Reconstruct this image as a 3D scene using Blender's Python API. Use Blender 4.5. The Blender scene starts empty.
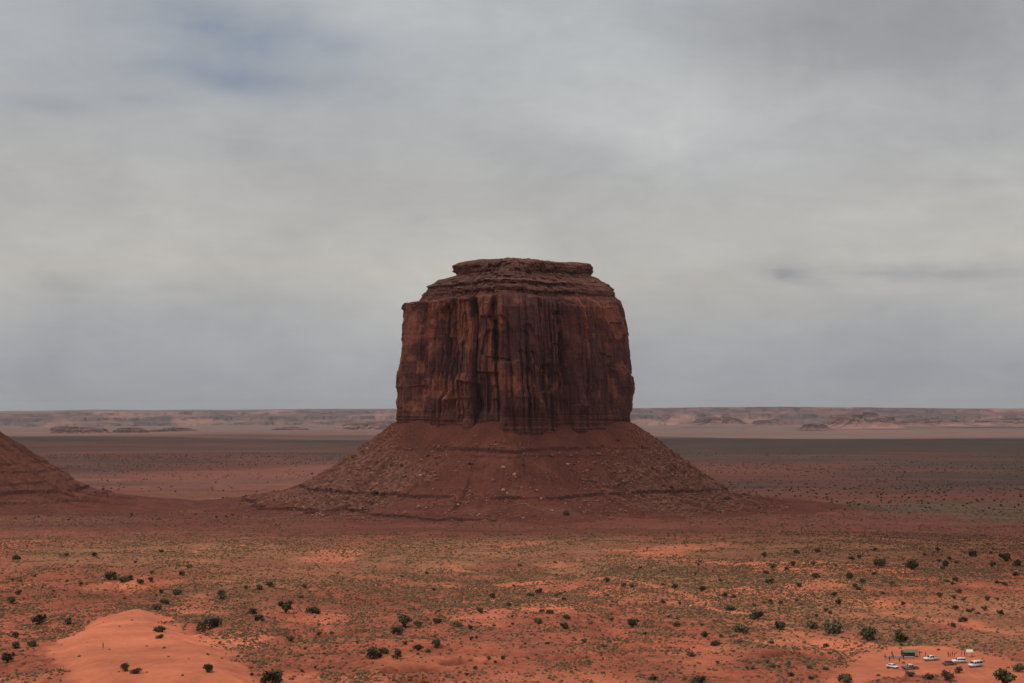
import bpy, bmesh, math, random
import numpy as np
from mathutils import Vector, Matrix, Euler

random.seed(7)
RNG = np.random.default_rng(11)
S = bpy.context.scene
COL = S.collection
PI = math.pi

# ------------------------------------------------------------------ camera
F = 1613.0                      # focal length in pixels of a 1024 wide frame
PITCH = math.atan(66.5 / F)
cam_d = bpy.data.cameras.new('camera')
cam_d.sensor_width = 36.0
cam_d.lens = F / 1024 * 36.0
cam_d.clip_start = 0.5
cam_d.clip_end = 200000
cam = bpy.data.objects.new('camera', cam_d)
COL.objects.link(cam)
cam.location = (0, 0, 0)
cam.rotation_euler = (PI / 2 + PITCH, 0, 0)
S.camera = cam
S.render.resolution_x, S.render.resolution_y = 1024, 683
S.render.engine = 'CYCLES'
S.cycles.max_bounces = 5
S.cycles.diffuse_bounces = 2
S.cycles.glossy_bounces = 2
S.cycles.transmission_bounces = 3
S.cycles.transparent_max_bounces = 8
S.cycles.volume_bounces = 0
S.cycles.use_denoising = True

# ------------------------------------------------------------------ light
SUN_AZ, SUN_EL = math.radians(-128), math.radians(52)      # azimuth from +Y towards +X
SUN_DIR = Vector((math.sin(SUN_AZ) * math.cos(SUN_EL), math.cos(SUN_AZ) * math.cos(SUN_EL), math.sin(SUN_EL)))
sd = bpy.data.lights.new('sun', 'SUN')
sd.energy = 2.4
sd.angle = math.radians(3.0)
sd.color = (1.0, 0.95, 0.88)
sun = bpy.data.objects.new('sun', sd)
COL.objects.link(sun)
sun.rotation_euler = (-SUN_DIR).to_track_quat('-Z', 'Y').to_euler()
sun.location = SUN_DIR * 9000

vs = S.view_settings
vs.view_transform = 'Standard'
vs.look = 'None'
vs.gamma = 1
vs.exposure = 0.0
vs.use_curve_mapping = False


def srgb(r, g, b):
    f = lambda c: (c / 255 / 12.92) if c / 255 <= 0.04045 else ((c / 255 + 0.055) / 1.055) ** 2.4
    return (f(r), f(g), f(b), 1)


class NT:
    """small helper round a node tree"""
    def __init__(self, nt):
        self.nt = nt
        nt.nodes.clear()

    def n(self, typ, ins=None, **props):
        nd = self.nt.nodes.new(typ)
        for k, v in props.items():
            setattr(nd, k, v)
        for k, v in (ins or {}).items():
            if isinstance(v, bpy.types.NodeSocket):
                self.nt.links.new(v, nd.inputs[k])
            else:
                nd.inputs[k].default_value = v
        return nd

    def m(self, op, a, b=0.0, c=None, clamp=False):
        ins = {0: a, 1: b}
        if c is not None:
            ins[2] = c
        return self.n('ShaderNodeMath', ins, operation=op, use_clamp=clamp).outputs[0]

    def mix(self, fac, a, b, mode='MIX'):
        nd = self.n('ShaderNodeMix', data_type='RGBA', blend_type=mode)
        for i, v in ((0, fac), (6, a), (7, b)):
            if isinstance(v, bpy.types.NodeSocket):
                self.nt.links.new(v, nd.inputs[i])
            else:
                nd.inputs[i].default_value = v
        return nd.outputs[2]

    def ramp(self, fac, stops, interp='LINEAR'):
        nd = self.n('ShaderNodeValToRGB', {0: fac})
        cr = nd.color_ramp
        cr.interpolation = interp
        while len(cr.elements) < len(stops):
            cr.elements.new(0.5)
        for e, (p, c) in zip(cr.elements, stops):
            e.position = p
            e.color = c if len(c) == 4 else (*c, 1)
        return nd.outputs[0]

    def noise(self, vec, scale, detail=4, rough=0.5, dist=0.0):
        return self.n('ShaderNodeTexNoise', {'Vector': vec, 'Scale': scale, 'Detail': detail, 'Roughness': rough,
                                             'Distortion': dist}).outputs[0]

    def mapping(self, vec, scale=(1, 1, 1), loc=(0, 0, 0)):
        return self.n('ShaderNodeMapping', {'Vector': vec, 'Scale': scale, 'Location': loc}).outputs[0]


# ------------------------------------------------------------------ world: sky with an overcast deck
W = bpy.data.worlds.new('World')
S.world = W
W.use_nodes = True
w = NT(W.node_tree)
tc = w.n('ShaderNodeTexCoord').outputs['Generated']
sep = w.n('ShaderNodeSeparateXYZ', {0: tc})
az = w.m('ARCTAN2', sep.outputs[0], sep.outputs[1])
el = w.m('ARCSINE', sep.outputs[2])
nz1 = w.noise(w.mapping(tc, (2.5, 2.5, 5)), 2.0, 5, 0.5)
nz2 = w.noise(w.mapping(tc, (2.0, 2.0, 3.2), (3.1, 1.7, 5.0)), 2.8, 5, 0.5, 0.4)
nz3 = w.noise(w.mapping(tc, (3.0, 3.0, 22), (7.1, 2.7, 1.0)), 4.0, 6, 0.6)
nz4 = w.noise(w.mapping(tc, (4.0, 4.0, 7), (2.1, 6.7, 3.0)), 2.6, 6, 0.55, 0.6)
nzv = w.noise(w.mapping(tc, (9.0, 9.0, 1.6), (5.1, 0.7, 8.0)), 2.2, 4, 0.55, 0.3)
elw = w.m('ADD', el, w.m('MULTIPLY', w.m('SUBTRACT', nz1, 0.5), 0.07))
azw = w.m('ADD', az, w.m('MULTIPLY', w.m('SUBTRACT', nz2, 0.5), 0.25))
elw2 = w.m('ADD', el, w.m('MULTIPLY', w.m('SUBTRACT', nz2, 0.5), 0.05))
G = lambda r, g, b: srgb(r, g, b)
base = w.ramp(w.m('MULTIPLY', elw, 3.0, clamp=True), [
    (0.0, G(154, 154, 159)), (0.06, G(153, 154, 159)), (0.13, G(158, 159, 162)), (0.20, G(169, 168, 167)),
    (0.26, G(178, 175, 170)), (0.36, G(173, 172, 170)), (0.5, G(168, 169, 170)), (0.66, G(168, 171, 174)),
    (0.85, G(172, 175, 178)), (1.0, G(176, 179, 183))])


def px_dir(px, py):
    return math.atan((px - 512) / F), math.atan((341.5 - py) / F) + PITCH


def blob(px, py, sx, sy, a=azw, e=elw2):
    a0, e0 = px_dir(px, py)
    da = w.m('DIVIDE', w.m('SUBTRACT', a, a0), sx / F)
    de = w.m('DIVIDE', w.m('SUBTRACT', e, e0), sy / F)
    r2 = w.m('ADD', w.m('MULTIPLY', da, da), w.m('MULTIPLY', de, de))
    return w.m('EXPONENT', w.m('MULTIPLY', r2, -1.0))


cl = base
for (px, py, sx, sy, c, amt) in [
        (690, 130, 140, 60, (193, 195, 195), 0.85), (930, 30, 190, 70, (140, 140, 144), 0.75),
        (590, 160, 150, 45, (160, 161, 163), 0.5), (60, 60, 90, 40, (172, 175, 180), 0.5),
        (850, 130, 160, 60, (165, 165, 168), 0.4), (420, 60, 200, 60, (172, 175, 178), 0.5),
        (180, 215, 260, 40, (173, 170, 168), 0.5), (900, 230, 200, 35, (175, 173, 170), 0.5),
        (40, 5, 60, 8, (150, 154, 162), 0.6)]:
    cl = w.mix(w.m('MULTIPLY', blob(px, py, sx, sy), amt), cl, G(*c))
# thin darker cloud streaks low over the horizon
for (px, py, sx, sy, amt) in [(745, 286, 60, 13, 1.0), (915, 276, 110, 9, 1.0), (990, 184, 55, 9, .55),
                              (150, 282, 80, 7, .35), (430, 217, 30, 6, .2), (250, 300, 160, 8, .18)]:
    st = w.m('MULTIPLY', blob(px, py, sx, sy), w.m('MULTIPLY', w.m('SUBTRACT', nz3, 0.30), 3.0, clamp=True))
    cl = w.mix(w.m('MULTIPLY', st, amt), cl, G(146, 147, 151))
fine = w.ramp(nz4, [(0.3, (0.915, 0.915, 0.925)), (0.7, (1.085, 1.085, 1.075))])
nz5 = w.noise(w.mapping(tc, (5.0, 5.0, 16), (0.4, 2.2, 9.0)), 5.0, 8, 0.62, 0.8)
cl = w.mix(0.85, cl, fine, 'MULTIPLY')
cl = w.mix(0.6, cl, w.ramp(nz5, [(0.34, (0.955, 0.955, 0.96)), (0.66, (1.045, 1.045, 1.04))]), 'MULTIPLY')
big = w.ramp(nz2, [(0.3, (0.94, 0.94, 0.95)), (0.7, (1.08, 1.08, 1.07))])
cl = w.mix(0.7, cl, big, 'MULTIPLY')
cl = w.mix(1.0, cl, (1.11, 1.11, 1.105, 1), 'MULTIPLY')
veil = w.m('MULTIPLY', blob(880, 40, 190, 90), w.m('MULTIPLY', w.m('SUBTRACT', nzv, 0.36), 3.2, clamp=True))
cl = w.mix(w.m('MULTIPLY', veil, 0.38), cl, G(146, 146, 150))
# gaps where blue sky shows through
gap = w.m('ADD', w.m('MULTIPLY', blob(215, 38, 150, 36), 1.0),
          w.m('ADD', w.m('MULTIPLY', blob(175, 92, 130, 20), 0.9), w.m('MULTIPLY', blob(15, 123, 50, 9), 0.5)))
gap = w.m('MULTIPLY', gap, w.m('MULTIPLY', w.m('SUBTRACT', nz4, 0.16), 2.0, clamp=True), clamp=True)
sky = w.n('ShaderNodeTexSky', sky_type='NISHITA', sun_disc=False, sun_elevation=SUN_EL, sun_rotation=SUN_AZ)
bg_sky = w.n('ShaderNodeBackground', {0: w.mix(1.0, sky.outputs[0], (0.62, 0.70, 0.86, 1), 'MULTIPLY'), 1: 0.07})
bg_cl = w.n('ShaderNodeBackground', {0: cl, 1: 1.0})
mx = w.n('ShaderNodeMixShader', {0: w.m('MULTIPLY', gap, 0.74), 1: bg_cl.outputs[0], 2: bg_sky.outputs[0]})
w.n('ShaderNodeOutputWorld', {0: mx.outputs[0]})

# ------------------------------------------------------------------ numpy helpers


def vnoise(x, y, seed=0):
    x = np.asarray(x, float); y = np.asarray(y, float)
    xi = np.floor(x).astype(np.int64); yi = np.floor(y).astype(np.int64)
    fx = x - xi; fy = y - yi
    ux = fx * fx * fx * (fx * (fx * 6 - 15) + 10); uy = fy * fy * fy * (fy * (fy * 6 - 15) + 10)

    def h(a, b):
        n = (a * 374761393 + b * 668265263 + seed * 1442695041) & 0xFFFFFFFF
        n = ((n ^ (n >> 13)) * 1274126177) & 0xFFFFFFFF
        n = (n ^ (n >> 16)) & 0xFFFFFFFF
        n = (n * 2246822519) & 0xFFFFFFFF
        return ((n >> 7) & 0xFFFFFF) / float(0xFFFFFF)
    a = h(xi, yi); b = h(xi + 1, yi); c = h(xi, yi + 1); d = h(xi + 1, yi + 1)
    return (a + (b - a) * ux + (c - a) * uy + (a - b - c + d) * ux * uy) * 2 - 1


def fbm(x, y, octv=4, seed=0, gain=0.5):
    s = 0; a = 1; t = 0
    for i in range(octv):
        s = s + a * vnoise(x * 2 ** i + 17.3 * i, y * 2 ** i - 9.1 * i, seed + i)
        t += a
        a *= gain
    return s / t


def sstep(e0, e1, x):
    t = np.clip((x - e0) / (e1 - e0), 0, 1)
    return t * t * (3 - 2 * t)


def pchip(xk, yk, x):
    xk = np.array(xk, float); yk = np.array(yk, float)
    h = np.diff(xk); d = np.diff(yk) / h
    m = np.zeros_like(yk)
    m[1:-1] = np.where(d[:-1] * d[1:] > 0, 2 * d[:-1] * d[1:] / np.where(d[:-1] + d[1:] == 0, 1, d[:-1] + d[1:]), 0)
    m[0] = d[0]; m[-1] = d[-1]
    x = np.clip(x, xk[0], xk[-1])
    i = np.clip(np.searchsorted(xk, x) - 1, 0, len(h) - 1)
    t = (x - xk[i]) / h[i]
    return ((2 * t**3 - 3 * t**2 + 1) * yk[i] + (t**3 - 2 * t**2 + t) * h[i] * m[i]
            + (-2 * t**3 + 3 * t**2) * yk[i + 1] + (t**3 - t**2) * h[i] * m[i + 1])


def mesh_np(name, verts, faces, mat, parent=None, smooth=True, cols=None, attrs=None):
    """one mesh object from numpy arrays; faces (n, 3) or (n, 4)"""
    me = bpy.data.meshes.new(name)
    verts = np.asarray(verts, np.float32); faces = np.asarray(faces, np.int32)
    k = faces.shape[1]
    me.vertices.add(len(verts)); me.vertices.foreach_set('co', verts.ravel())
    me.loops.add(faces.size); me.loops.foreach_set('vertex_index', faces.ravel())
    me.polygons.add(len(faces))
    me.polygons.foreach_set('loop_start', np.arange(0, faces.size, k, dtype=np.int32))
    if smooth is not None:
        me.polygons.foreach_set('use_smooth', np.full(len(faces), bool(smooth)))
    me.update(calc_edges=True)
    if cols is not None:
        ca = me.color_attributes.new('Col', 'FLOAT_COLOR', 'POINT')
        c4 = np.ones((len(verts), 4), np.float32); c4[:, :3] = cols
        ca.data.foreach_set('color', c4.ravel())
    for an, av in (attrs or {}).items():
        a = me.attributes.new(an, 'FLOAT', 'POINT')
        a.data.foreach_set('value', np.asarray(av, np.float32))
    o = bpy.data.objects.new(name, me)
    COL.objects.link(o)
    if mat:
        me.materials.append(mat)
    if parent:
        o.parent = parent
    return o


def grid_faces(nr, nc, wrap=False):
    i = np.arange(nr - 1)[:, None]; j = np.arange(nc if wrap else nc - 1)[None, :]
    j2 = (j + 1) % nc
    a = i * nc + j; b = i * nc + j2; c = (i + 1) * nc + j2; d = (i + 1) * nc + j
    return np.stack([a, b, c, d], -1).reshape(-1, 4)


def tag(o, label=None, cat=None, group=None, kind=None):
    if label: o['label'] = label
    if cat: o['category'] = cat
    if group: o['group'] = group
    if kind: o['kind'] = kind
    return o


def empty(name, loc=(0, 0, 0), rz=0.0):
    o = bpy.data.objects.new(name, None)
    o.empty_display_size = 1
    COL.objects.link(o)
    o.location = loc
    o.rotation_euler = (0, 0, rz)
    return o


def bm_obj(name, bm, mat, parent=None, smooth=False):
    me = bpy.data.meshes.new(name)
    bmesh.ops.recalc_face_normals(bm, faces=bm.faces)
    bm.to_mesh(me); bm.free()
    if smooth:
        for p in me.polygons: p.use_smooth = True
    o = bpy.data.objects.new(name, me)
    COL.objects.link(o)
    me.materials.append(mat)
    if parent: o.parent = parent
    return o


def copy_tree(o, parent=None):
    c = o.copy(); COL.objects.link(c); c.parent = parent
    for ch in list(o.children):
        copy_tree(ch, c)
    return c


# ------------------------------------------------------------------ materials
def mat_new(name):
    m = bpy.data.materials.new(name); m.use_nodes = True
    return m, NT(m.node_tree)


def principled(t, col, rough=0.9, normal=None, spec=0.2, metal=0.0):
    ins = {'Base Color': col, 'Roughness': rough, 'Specular IOR Level': spec, 'Metallic': metal}
    if normal is not None: ins['Normal'] = normal
    b = t.n('ShaderNodeBsdfPrincipled', ins)
    t.n('ShaderNodeOutputMaterial', {0: b.outputs[0]})
    return b


def bump(t, h, strength=0.5, dist=1.0):
    return t.n('ShaderNodeBump', {'Strength': strength, 'Distance': dist, 'Height': h}).outputs[0]


def simple_mat(name, rgb, rough=0.6, spec=0.3, var=0.15, scale=3.0, metal=0.0):
    m, t = mat_new(name)
    co = t.n('ShaderNodeTexCoord').outputs['Object']
    nz = t.noise(co, scale, 3)
    c = t.mix(1.0, (*rgb, 1), t.ramp(nz, [(0.3, (1 - var,) * 3), (0.7, (1 + var,) * 3)]), 'MULTIPLY')
    principled(t, c, rough, None, spec, metal)
    return m


# ground
M_GROUND, t = mat_new('red_earth')
pos = t.n('ShaderNodeNewGeometry').outputs['Position']
vc = t.n('ShaderNodeAttribute', attribute_name='Col').outputs['Color']
snd = t.m('SUBTRACT', 1.0, t.m('MULTIPLY', t.n('ShaderNodeAttribute', attribute_name='sand').outputs['Fac'], 0.72))
n1 = t.noise(pos, 0.35, 6, 0.62)
n2 = t.noise(pos, 0.06, 6, 0.6)
n3 = t.noise(t.mapping(pos, (0.006, 0.0012, 0.006)), 1.0, 6, 0.6)
c = t.mix(t.m('MULTIPLY', snd, 0.9), vc, t.ramp(n1, [(0.32, (0.58, 0.57, 0.58)), (0.5, (0.98, 0.98, 0.98)), (0.68, (1.34, 1.36, 1.36))]), 'MULTIPLY')
c = t.mix(0.9, c, t.ramp(n2, [(0.3, (0.80, 0.78, 0.78)), (0.7, (1.18, 1.16, 1.14))]), 'MULTIPLY')
n4 = t.noise(t.mapping(pos, (0.0016, 0.011, 0.0)), 1.0, 7, 0.66)
c = t.mix(0.85, c, t.ramp(n4, [(0.34, (0.70, 0.72, 0.74)), (0.66, (1.28, 1.24, 1.22))]), 'MULTIPLY')
principled(t, c, 0.95, bump(t, t.m('MULTIPLY', n1, snd), 0.7, 0.5), 0.05)

# cliff rock
M_CLIFF, t = mat_new('red_sandstone_cliff')
co = t.n('ShaderNodeTexCoord').outputs['Object']
streak = t.noise(t.mapping(co, (0.055, 0.055, 0.006)), 1.0, 6, 0.62, 0.6)
streak2 = t.noise(t.mapping(co, (0.22, 0.22, 0.012), (4, 2, 9)), 1.0, 4, 0.6)
patch = t.noise(t.mapping(co, (0.018, 0.018, 0.014), (11, 3, 2)), 1.0, 5, 0.6)
chip = t.noise(co, 0.30, 6, 0.65)
bed = t.noise(t.mapping(co, (0.006, 0.006, 0.42), (1, 8, 3)), 1.0, 4, 0.6)
var = t.n('ShaderNodeAttribute', attribute_name='bedded').outputs['Fac']
c = t.ramp(patch, [(0.34, (0.120, 0.046, 0.042)), (0.48, (0.165, 0.060, 0.050)), (0.60, (0.215, 0.075, 0.056)), (0.70, (0.28, 0.10, 0.067))])
c = t.mix(t.ramp(streak, [(0.40, (0, 0, 0)), (0.58, (0.9, 0.9, 0.9))]), c, (0.096, 0.043, 0.041, 1))
c = t.mix(0.6, c, t.ramp(streak2, [(0.3, (0.74, 0.72, 0.72)), (0.7, (1.2, 1.18, 1.16))]), 'MULTIPLY')
c = t.mix(0.7, c, t.ramp(chip, [(0.3, (0.7, 0.68, 0.68)), (0.7, (1.3, 1.26, 1.2))]), 'MULTIPLY')
fr = t.n('ShaderNodeAttribute', attribute_name='fresh_sunlit').outputs['Fac']; rm = t.n('ShaderNodeAttribute', attribute_name='rim').outputs['Fac']
c = t.mix(t.m('MULTIPLY', fr, 0.80), c, t.mix(0.8, (0.335, 0.118, 0.073, 1), t.ramp(chip, [(0.3, (0.65, 0.62, 0.62)), (0.7, (1.35, 1.3, 1.3))]), 'MULTIPLY'))  # orange of bare rock and of painted sunlit patches
c = t.mix(t.m('MULTIPLY', rm, 0.75), c, t.mix(0.9, (0.205, 0.098, 0.076, 1), t.ramp(chip, [(0.3, (0.55, 0.53, 0.53)), (0.7, (1.5, 1.45, 1.4))]), 'MULTIPLY'))
c = t.mix(var, c, t.mix(1.0, c, t.ramp(bed, [(0.35, (0.62, 0.58, 0.58)), (0.5, (1.0, 0.98, 0.95)), (0.66, (1.5, 1.35, 1.15))]), 'MULTIPLY'))
hgt = t.m('ADD', t.m('MULTIPLY', chip, 1.0), t.m('MULTIPLY', streak2, 1.4))
principled(t, c, 0.9, bump(t, hgt, 0.9, 2.4), 0.1)

# talus
M_TALUS, t = mat_new('red_talus')
co = t.n('ShaderNodeTexCoord').outputs['Object']
led = t.n('ShaderNodeAttribute', attribute_name='ledge').outputs['Fac']
grey = t.n('ShaderNodeAttribute', attribute_name='rubble').outputs['Fac']
n1 = t.noise(co, 0.28, 7, 0.68)
n2 = t.noise(co, 0.03, 5, 0.6)
vor = t.n('ShaderNodeTexVoronoi', {'Vector': co, 'Scale': 0.30, 'Randomness': 1.0}).outputs['Color']
c = t.ramp(n2, [(0.3, (0.112, 0.038, 0.028)), (0.5, (0.145, 0.046, 0.033)), (0.7, (0.19, 0.060, 0.041))])
rub = t.mix(0.8, (0.170, 0.074, 0.053, 1), t.ramp(t.n('ShaderNodeSeparateColor', {0: vor}).outputs[0], [(0.0, (0.55, 0.5, 0.5)), (0.6, (1, 1, 1)), (1.0, (1.7, 1.65, 1.5))]), 'MULTIPLY')
c = t.mix(grey, c, rub)
c = t.mix(0.8, c, t.ramp(n1, [(0.3, (0.66, 0.64, 0.64)), (0.7, (1.28, 1.25, 1.22))]), 'MULTIPLY')
c = t.mix(led, c, t.mix(0.8, (0.085, 0.036, 0.031, 1), t.ramp(n1, [(0.3, (0.6, 0.6, 0.6)), (0.7, (1.5, 1.5, 1.5))]), 'MULTIPLY'))  # ledge steps: dark shaly rock plus painted shade
principled(t, c, 0.95, bump(t, t.m('ADD', n1, t.m('MULTIPLY', vor, t.m('MULTIPLY', grey, 0.6))), 0.8, 1.6), 0.05)

# boulders and scree
def rock_mat(name, rgb):
    m, t = mat_new(name)
    co = t.n('ShaderNodeTexCoord').outputs['Object']
    oi = t.n('ShaderNodeObjectInfo').outputs['Random']
    n1 = t.noise(co, 1.3, 5, 0.6)
    c = t.mix(1.0, (*rgb, 1), t.ramp(n1, [(0.3, (0.7, 0.68, 0.66)), (0.7, (1.3, 1.28, 1.25))]), 'MULTIPLY')
    c = t.mix(1.0, c, t.ramp(oi, [(0, (0.75, 0.75, 0.75)), (1, (1.25, 1.25, 1.25))]), 'MULTIPLY')
    principled(t, c, 0.9, bump(t, n1, 0.6, 0.3), 0.1)
    return m


M_ROCK = rock_mat('red_rock', (0.21, 0.092, 0.064))
M_ROCK_PALE = rock_mat('pale_rock', (0.36, 0.20, 0.145))
M_ROCK_DARK = rock_mat('dark_rock', (0.085, 0.042, 0.036))
M_ROCK_WHITE = rock_mat('bleached_rock', (0.62, 0.52, 0.44))


def col_mat(name, rough=0.9, mult=1.0):
    """colour from the Col attribute (each leaf, tuft or stone has its own) and the object's own tint"""
    m, t = mat_new(name)
    vc = t.n('ShaderNodeAttribute', attribute_name='Col').outputs['Color']
    oi = t.n('ShaderNodeObjectInfo').outputs['Random']
    c = t.mix(1.0, vc, t.ramp(oi, [(0, (0.8 * mult,) * 3), (1, (1.2 * mult, 1.2 * mult, 1.15 * mult))]), 'MULTIPLY')
    principled(t, c, rough, None, 0.1)
    return m


M_LEAF = col_mat('juniper_foliage')
M_TUFT = col_mat('sagebrush', 0.95)
M_SCREE = col_mat('scree_stones', 0.95)
M_BARK = simple_mat('bark', (0.09, 0.06, 0.045), 0.95, 0.05)

# distant mesas
M_MESA, t = mat_new('far_sandstone')
co = t.n('ShaderNodeTexCoord').outputs['Object']
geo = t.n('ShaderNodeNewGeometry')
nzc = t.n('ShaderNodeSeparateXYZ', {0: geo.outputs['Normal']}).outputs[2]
n1 = t.noise(t.mapping(co, (0.0042, 0.0016, 0.024)), 1.0, 7, 0.7)
n2 = t.noise(t.mapping(co, (0.0008, 0.0005, 0.004), (3, 5, 1)), 1.0, 6, 0.62)
c = t.ramp(n1, [(0.36, (0.060, 0.035, 0.036)), (0.5, (0.110, 0.058, 0.052)), (0.64, (0.20, 0.100, 0.078))])
c = t.mix(t.ramp(n2, [(0.50, (0, 0, 0)), (0.64, (0.8, 0.8, 0.8))]), c, (0.36, 0.165, 0.118, 1))  # pink patches painted as sunlit strips on the far rock
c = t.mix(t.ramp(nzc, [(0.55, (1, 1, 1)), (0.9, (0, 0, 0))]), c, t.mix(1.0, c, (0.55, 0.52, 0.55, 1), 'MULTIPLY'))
principled(t, c, 0.95, None, 0.05)

M_MESA_SUNLIT = M_MESA.copy(); M_MESA_SUNLIT.name = 'far_sunlit_sandstone'  # lighter copy of the mesa rock, standing in for sunlit mesas
for nd in M_MESA_SUNLIT.node_tree.nodes:
    if nd.type == 'VALTORGB' and len(nd.color_ramp.elements) == 3:
        for e in nd.color_ramp.elements: e.color = (e.color[0] * 2.1, e.color[1] * 1.9, e.color[2] * 1.75, 1)

M_MESA_MID = M_MESA.copy(); M_MESA_MID.name = 'far_brown_sandstone'
for nd in M_MESA_MID.node_tree.nodes:
    if nd.type == 'VALTORGB' and len(nd.color_ramp.elements) == 3:
        for e in nd.color_ramp.elements: e.color = (e.color[0] * 1.4, e.color[1] * 1.3, e.color[2] * 1.25, 1)

# ------------------------------------------------------------------ terrain
KD = [0, 8, 20, 60, 150, 300, 420, 480, 520, 650, 850, 1000, 1150, 1250, 1350, 1450, 1550, 1650, 1800, 2200, 3000, 5000, 10000, 20000, 45000, 90000]
KZ = [-1.7, -3.2, -9, -30, -52, -68, -78.3, -80.6, -80.9, -85, -90.2, -94, -97.5, -101, -106, -110.2, -113.2, -115.5, -118.5, -128, -145, -165, -210, -270, -330, -420]
LK = np.log(np.array(KD) + 30.0)


def base_z(x, y):
    d = np.sqrt(np.where(y > 0, y, y * 1.0) ** 2 + np.where(y > 0, 0.35, 1.0) * x * x)
    return pchip(LK, KZ, np.log(d + 30.0))


def ray(px, py):
    u = (px - 512) / F; v = (341.5 - py) / F
    return np.array([u, math.cos(PITCH) - v * math.sin(PITCH), math.sin(PITCH) + v * math.cos(PITCH)])


def hit(px, py, fn, d0=300.0, d1=3500.0, n=1800):
    r = ray(px, py); r = r / r[1]
    D = np.geomspace(d0, d1, n)
    g = D * r[2] - fn(D * r[0], D)
    k = np.argmax(g < 0)
    if k == 0: k = n - 1
    a = g[k - 1] / (g[k - 1] - g[k])
    d = D[k - 1] + (D[k] - D[k - 1]) * a
    return np.array([d * r[0], d, d * r[2]])


def poly_world(pts):
    return np.array([hit(a, b, base_z)[:2] for a, b in pts])


def poly_sd(P, x, y):
    """signed distance (positive inside) to a closed polygon"""
    d2 = np.full(x.shape, 1e18); inside = np.zeros(x.shape, bool)
    for i in range(len(P)):
        ax, ay = P[i]; bx, by = P[(i + 1) % len(P)]
        ex, ey = bx - ax, by - ay
        tt = np.clip(((x - ax) * ex + (y - ay) * ey) / (ex * ex + ey * ey + 1e-9), 0, 1)
        d2 = np.minimum(d2, (x - ax - ex * tt) ** 2 + (y - ay - ey * tt) ** 2)
        cond = ((ay > y) != (by > y)) & (x < (bx - ax) * (y - ay) / (by - ay + 1e-12) + ax)
        inside ^= cond
    d = np.sqrt(d2)
    return np.where(inside, d, -d)


def line_d(P, x, y):
    d2 = np.full(x.shape, 1e18)
    for i in range(len(P) - 1):
        ax, ay = P[i]; bx, by = P[i + 1]
        ex, ey = bx - ax, by - ay
        tt = np.clip(((x - ax) * ex + (y - ay) * ey) / (ex * ex + ey * ey + 1e-9), 0, 1)
        d2 = np.minimum(d2, (x - ax - ex * tt) ** 2 + (y - ay - ey * tt) ** 2)
    return np.sqrt(d2)


P_MOUND = poly_world([(50, 655), (62, 638), (85, 622), (112, 613), (140, 611), (163, 613), (172, 622), (180, 633), (205, 641), (222, 655), (243, 664), (262, 690), (70, 690)])
P_LOT = poly_world([(836, 668), (862, 650), (890, 643), (925, 643), (958, 648), (985, 653), (1012, 662), (1040, 672), (1040, 690), (960, 690), (948, 676), (905, 675), (868, 678), (850, 690), (832, 690)])
P_SAND = [poly_world(p) for p in [
    [(757, 632), (770, 622), (800, 622), (835, 634), (862, 637), (884, 642), (868, 646), (820, 640), (790, 640)],
    [(175, 606), (185, 594), (206, 592), (228, 597), (205, 604), (190, 609)],
    [(455, 683), (470, 668), (530, 664), (600, 668), (640, 676), (640, 690), (455, 690)],
    [(300, 612), (330, 607), (345, 613), (320, 619)],
    [(370, 661), (420, 655), (470, 655), (500, 662), (440, 667), (390, 668)],
    [(660, 548), (690, 544), (728, 541), (730, 545), (690, 549)],
    [(440, 612), (480, 606), (520, 612), (500, 622), (450, 622)],
    [(674, 654), (705, 645), (722, 652), (715, 668), (690, 676), (680, 668)],
    [(545, 559), (562, 555), (575, 559), (560, 562)]]]
P_TRACK = [poly_world(p) for p in [
    [(575, 573), (620, 580), (668, 588), (695, 597), (708, 607), (740, 611), (790, 614)],
    [(890, 613), (925, 618), (965, 622), (1024, 634)],
    [(640, 600), (670, 600)], [(760, 566), (860, 574), (940, 584), (1024, 592)]]]
P_RUTS = [poly_world(p) for p in [[(1010, 690), (978, 672), (940, 668), (880, 668)], [(1000, 690), (965, 668), (925, 664), (895, 662)], [(1030, 676), (985, 668), (940, 662)]]]
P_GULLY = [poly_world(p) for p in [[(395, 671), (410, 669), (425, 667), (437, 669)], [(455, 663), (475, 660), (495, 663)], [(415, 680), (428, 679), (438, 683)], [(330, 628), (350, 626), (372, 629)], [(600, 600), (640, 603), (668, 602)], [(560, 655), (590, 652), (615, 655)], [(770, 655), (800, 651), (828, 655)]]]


def masks(x, y):
    """how sandy the ground is (0..1), how high the mound stands, the gullies"""
    sand = np.zeros(x.shape); mound = np.zeros(x.shape); gul = np.zeros(x.shape)
    near = (y > 300) & (y < 1500)
    if near.any():
        xn, yn = x[near], y[near]
        wx = fbm(xn / 14, yn / 20, 4, 41) * 4.5; wy = fbm(xn / 14, yn / 20, 4, 47) * 9
        s = np.zeros(xn.shape)
        sdm = poly_sd(P_MOUND, xn + wx, yn + wy)
        s = np.maximum(s, sstep(-4, 4, sdm + 4.0 * fbm(xn / 5, yn / 8, 3, 44)))
        mound[near] = sstep(-1, 13, sdm)
        s = np.maximum(s, 1.0 * sstep(-7, 4, poly_sd(P_LOT, xn + wx, yn + wy)))
        for P in P_SAND:
            s = np.maximum(s, 0.62 * sstep(-9, 9, poly_sd(P, xn + 2.2 * wx, yn + 2.2 * wy)))
        for P in P_TRACK:
            s = np.maximum(s, 0.62 * (1 - sstep(1.0, 6.0, line_d(P, xn + wx, yn + wy))))
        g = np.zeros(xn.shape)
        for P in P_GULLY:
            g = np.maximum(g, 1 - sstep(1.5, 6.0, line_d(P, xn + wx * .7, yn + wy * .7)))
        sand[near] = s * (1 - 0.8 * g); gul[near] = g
    return sand, mound, gul


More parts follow.
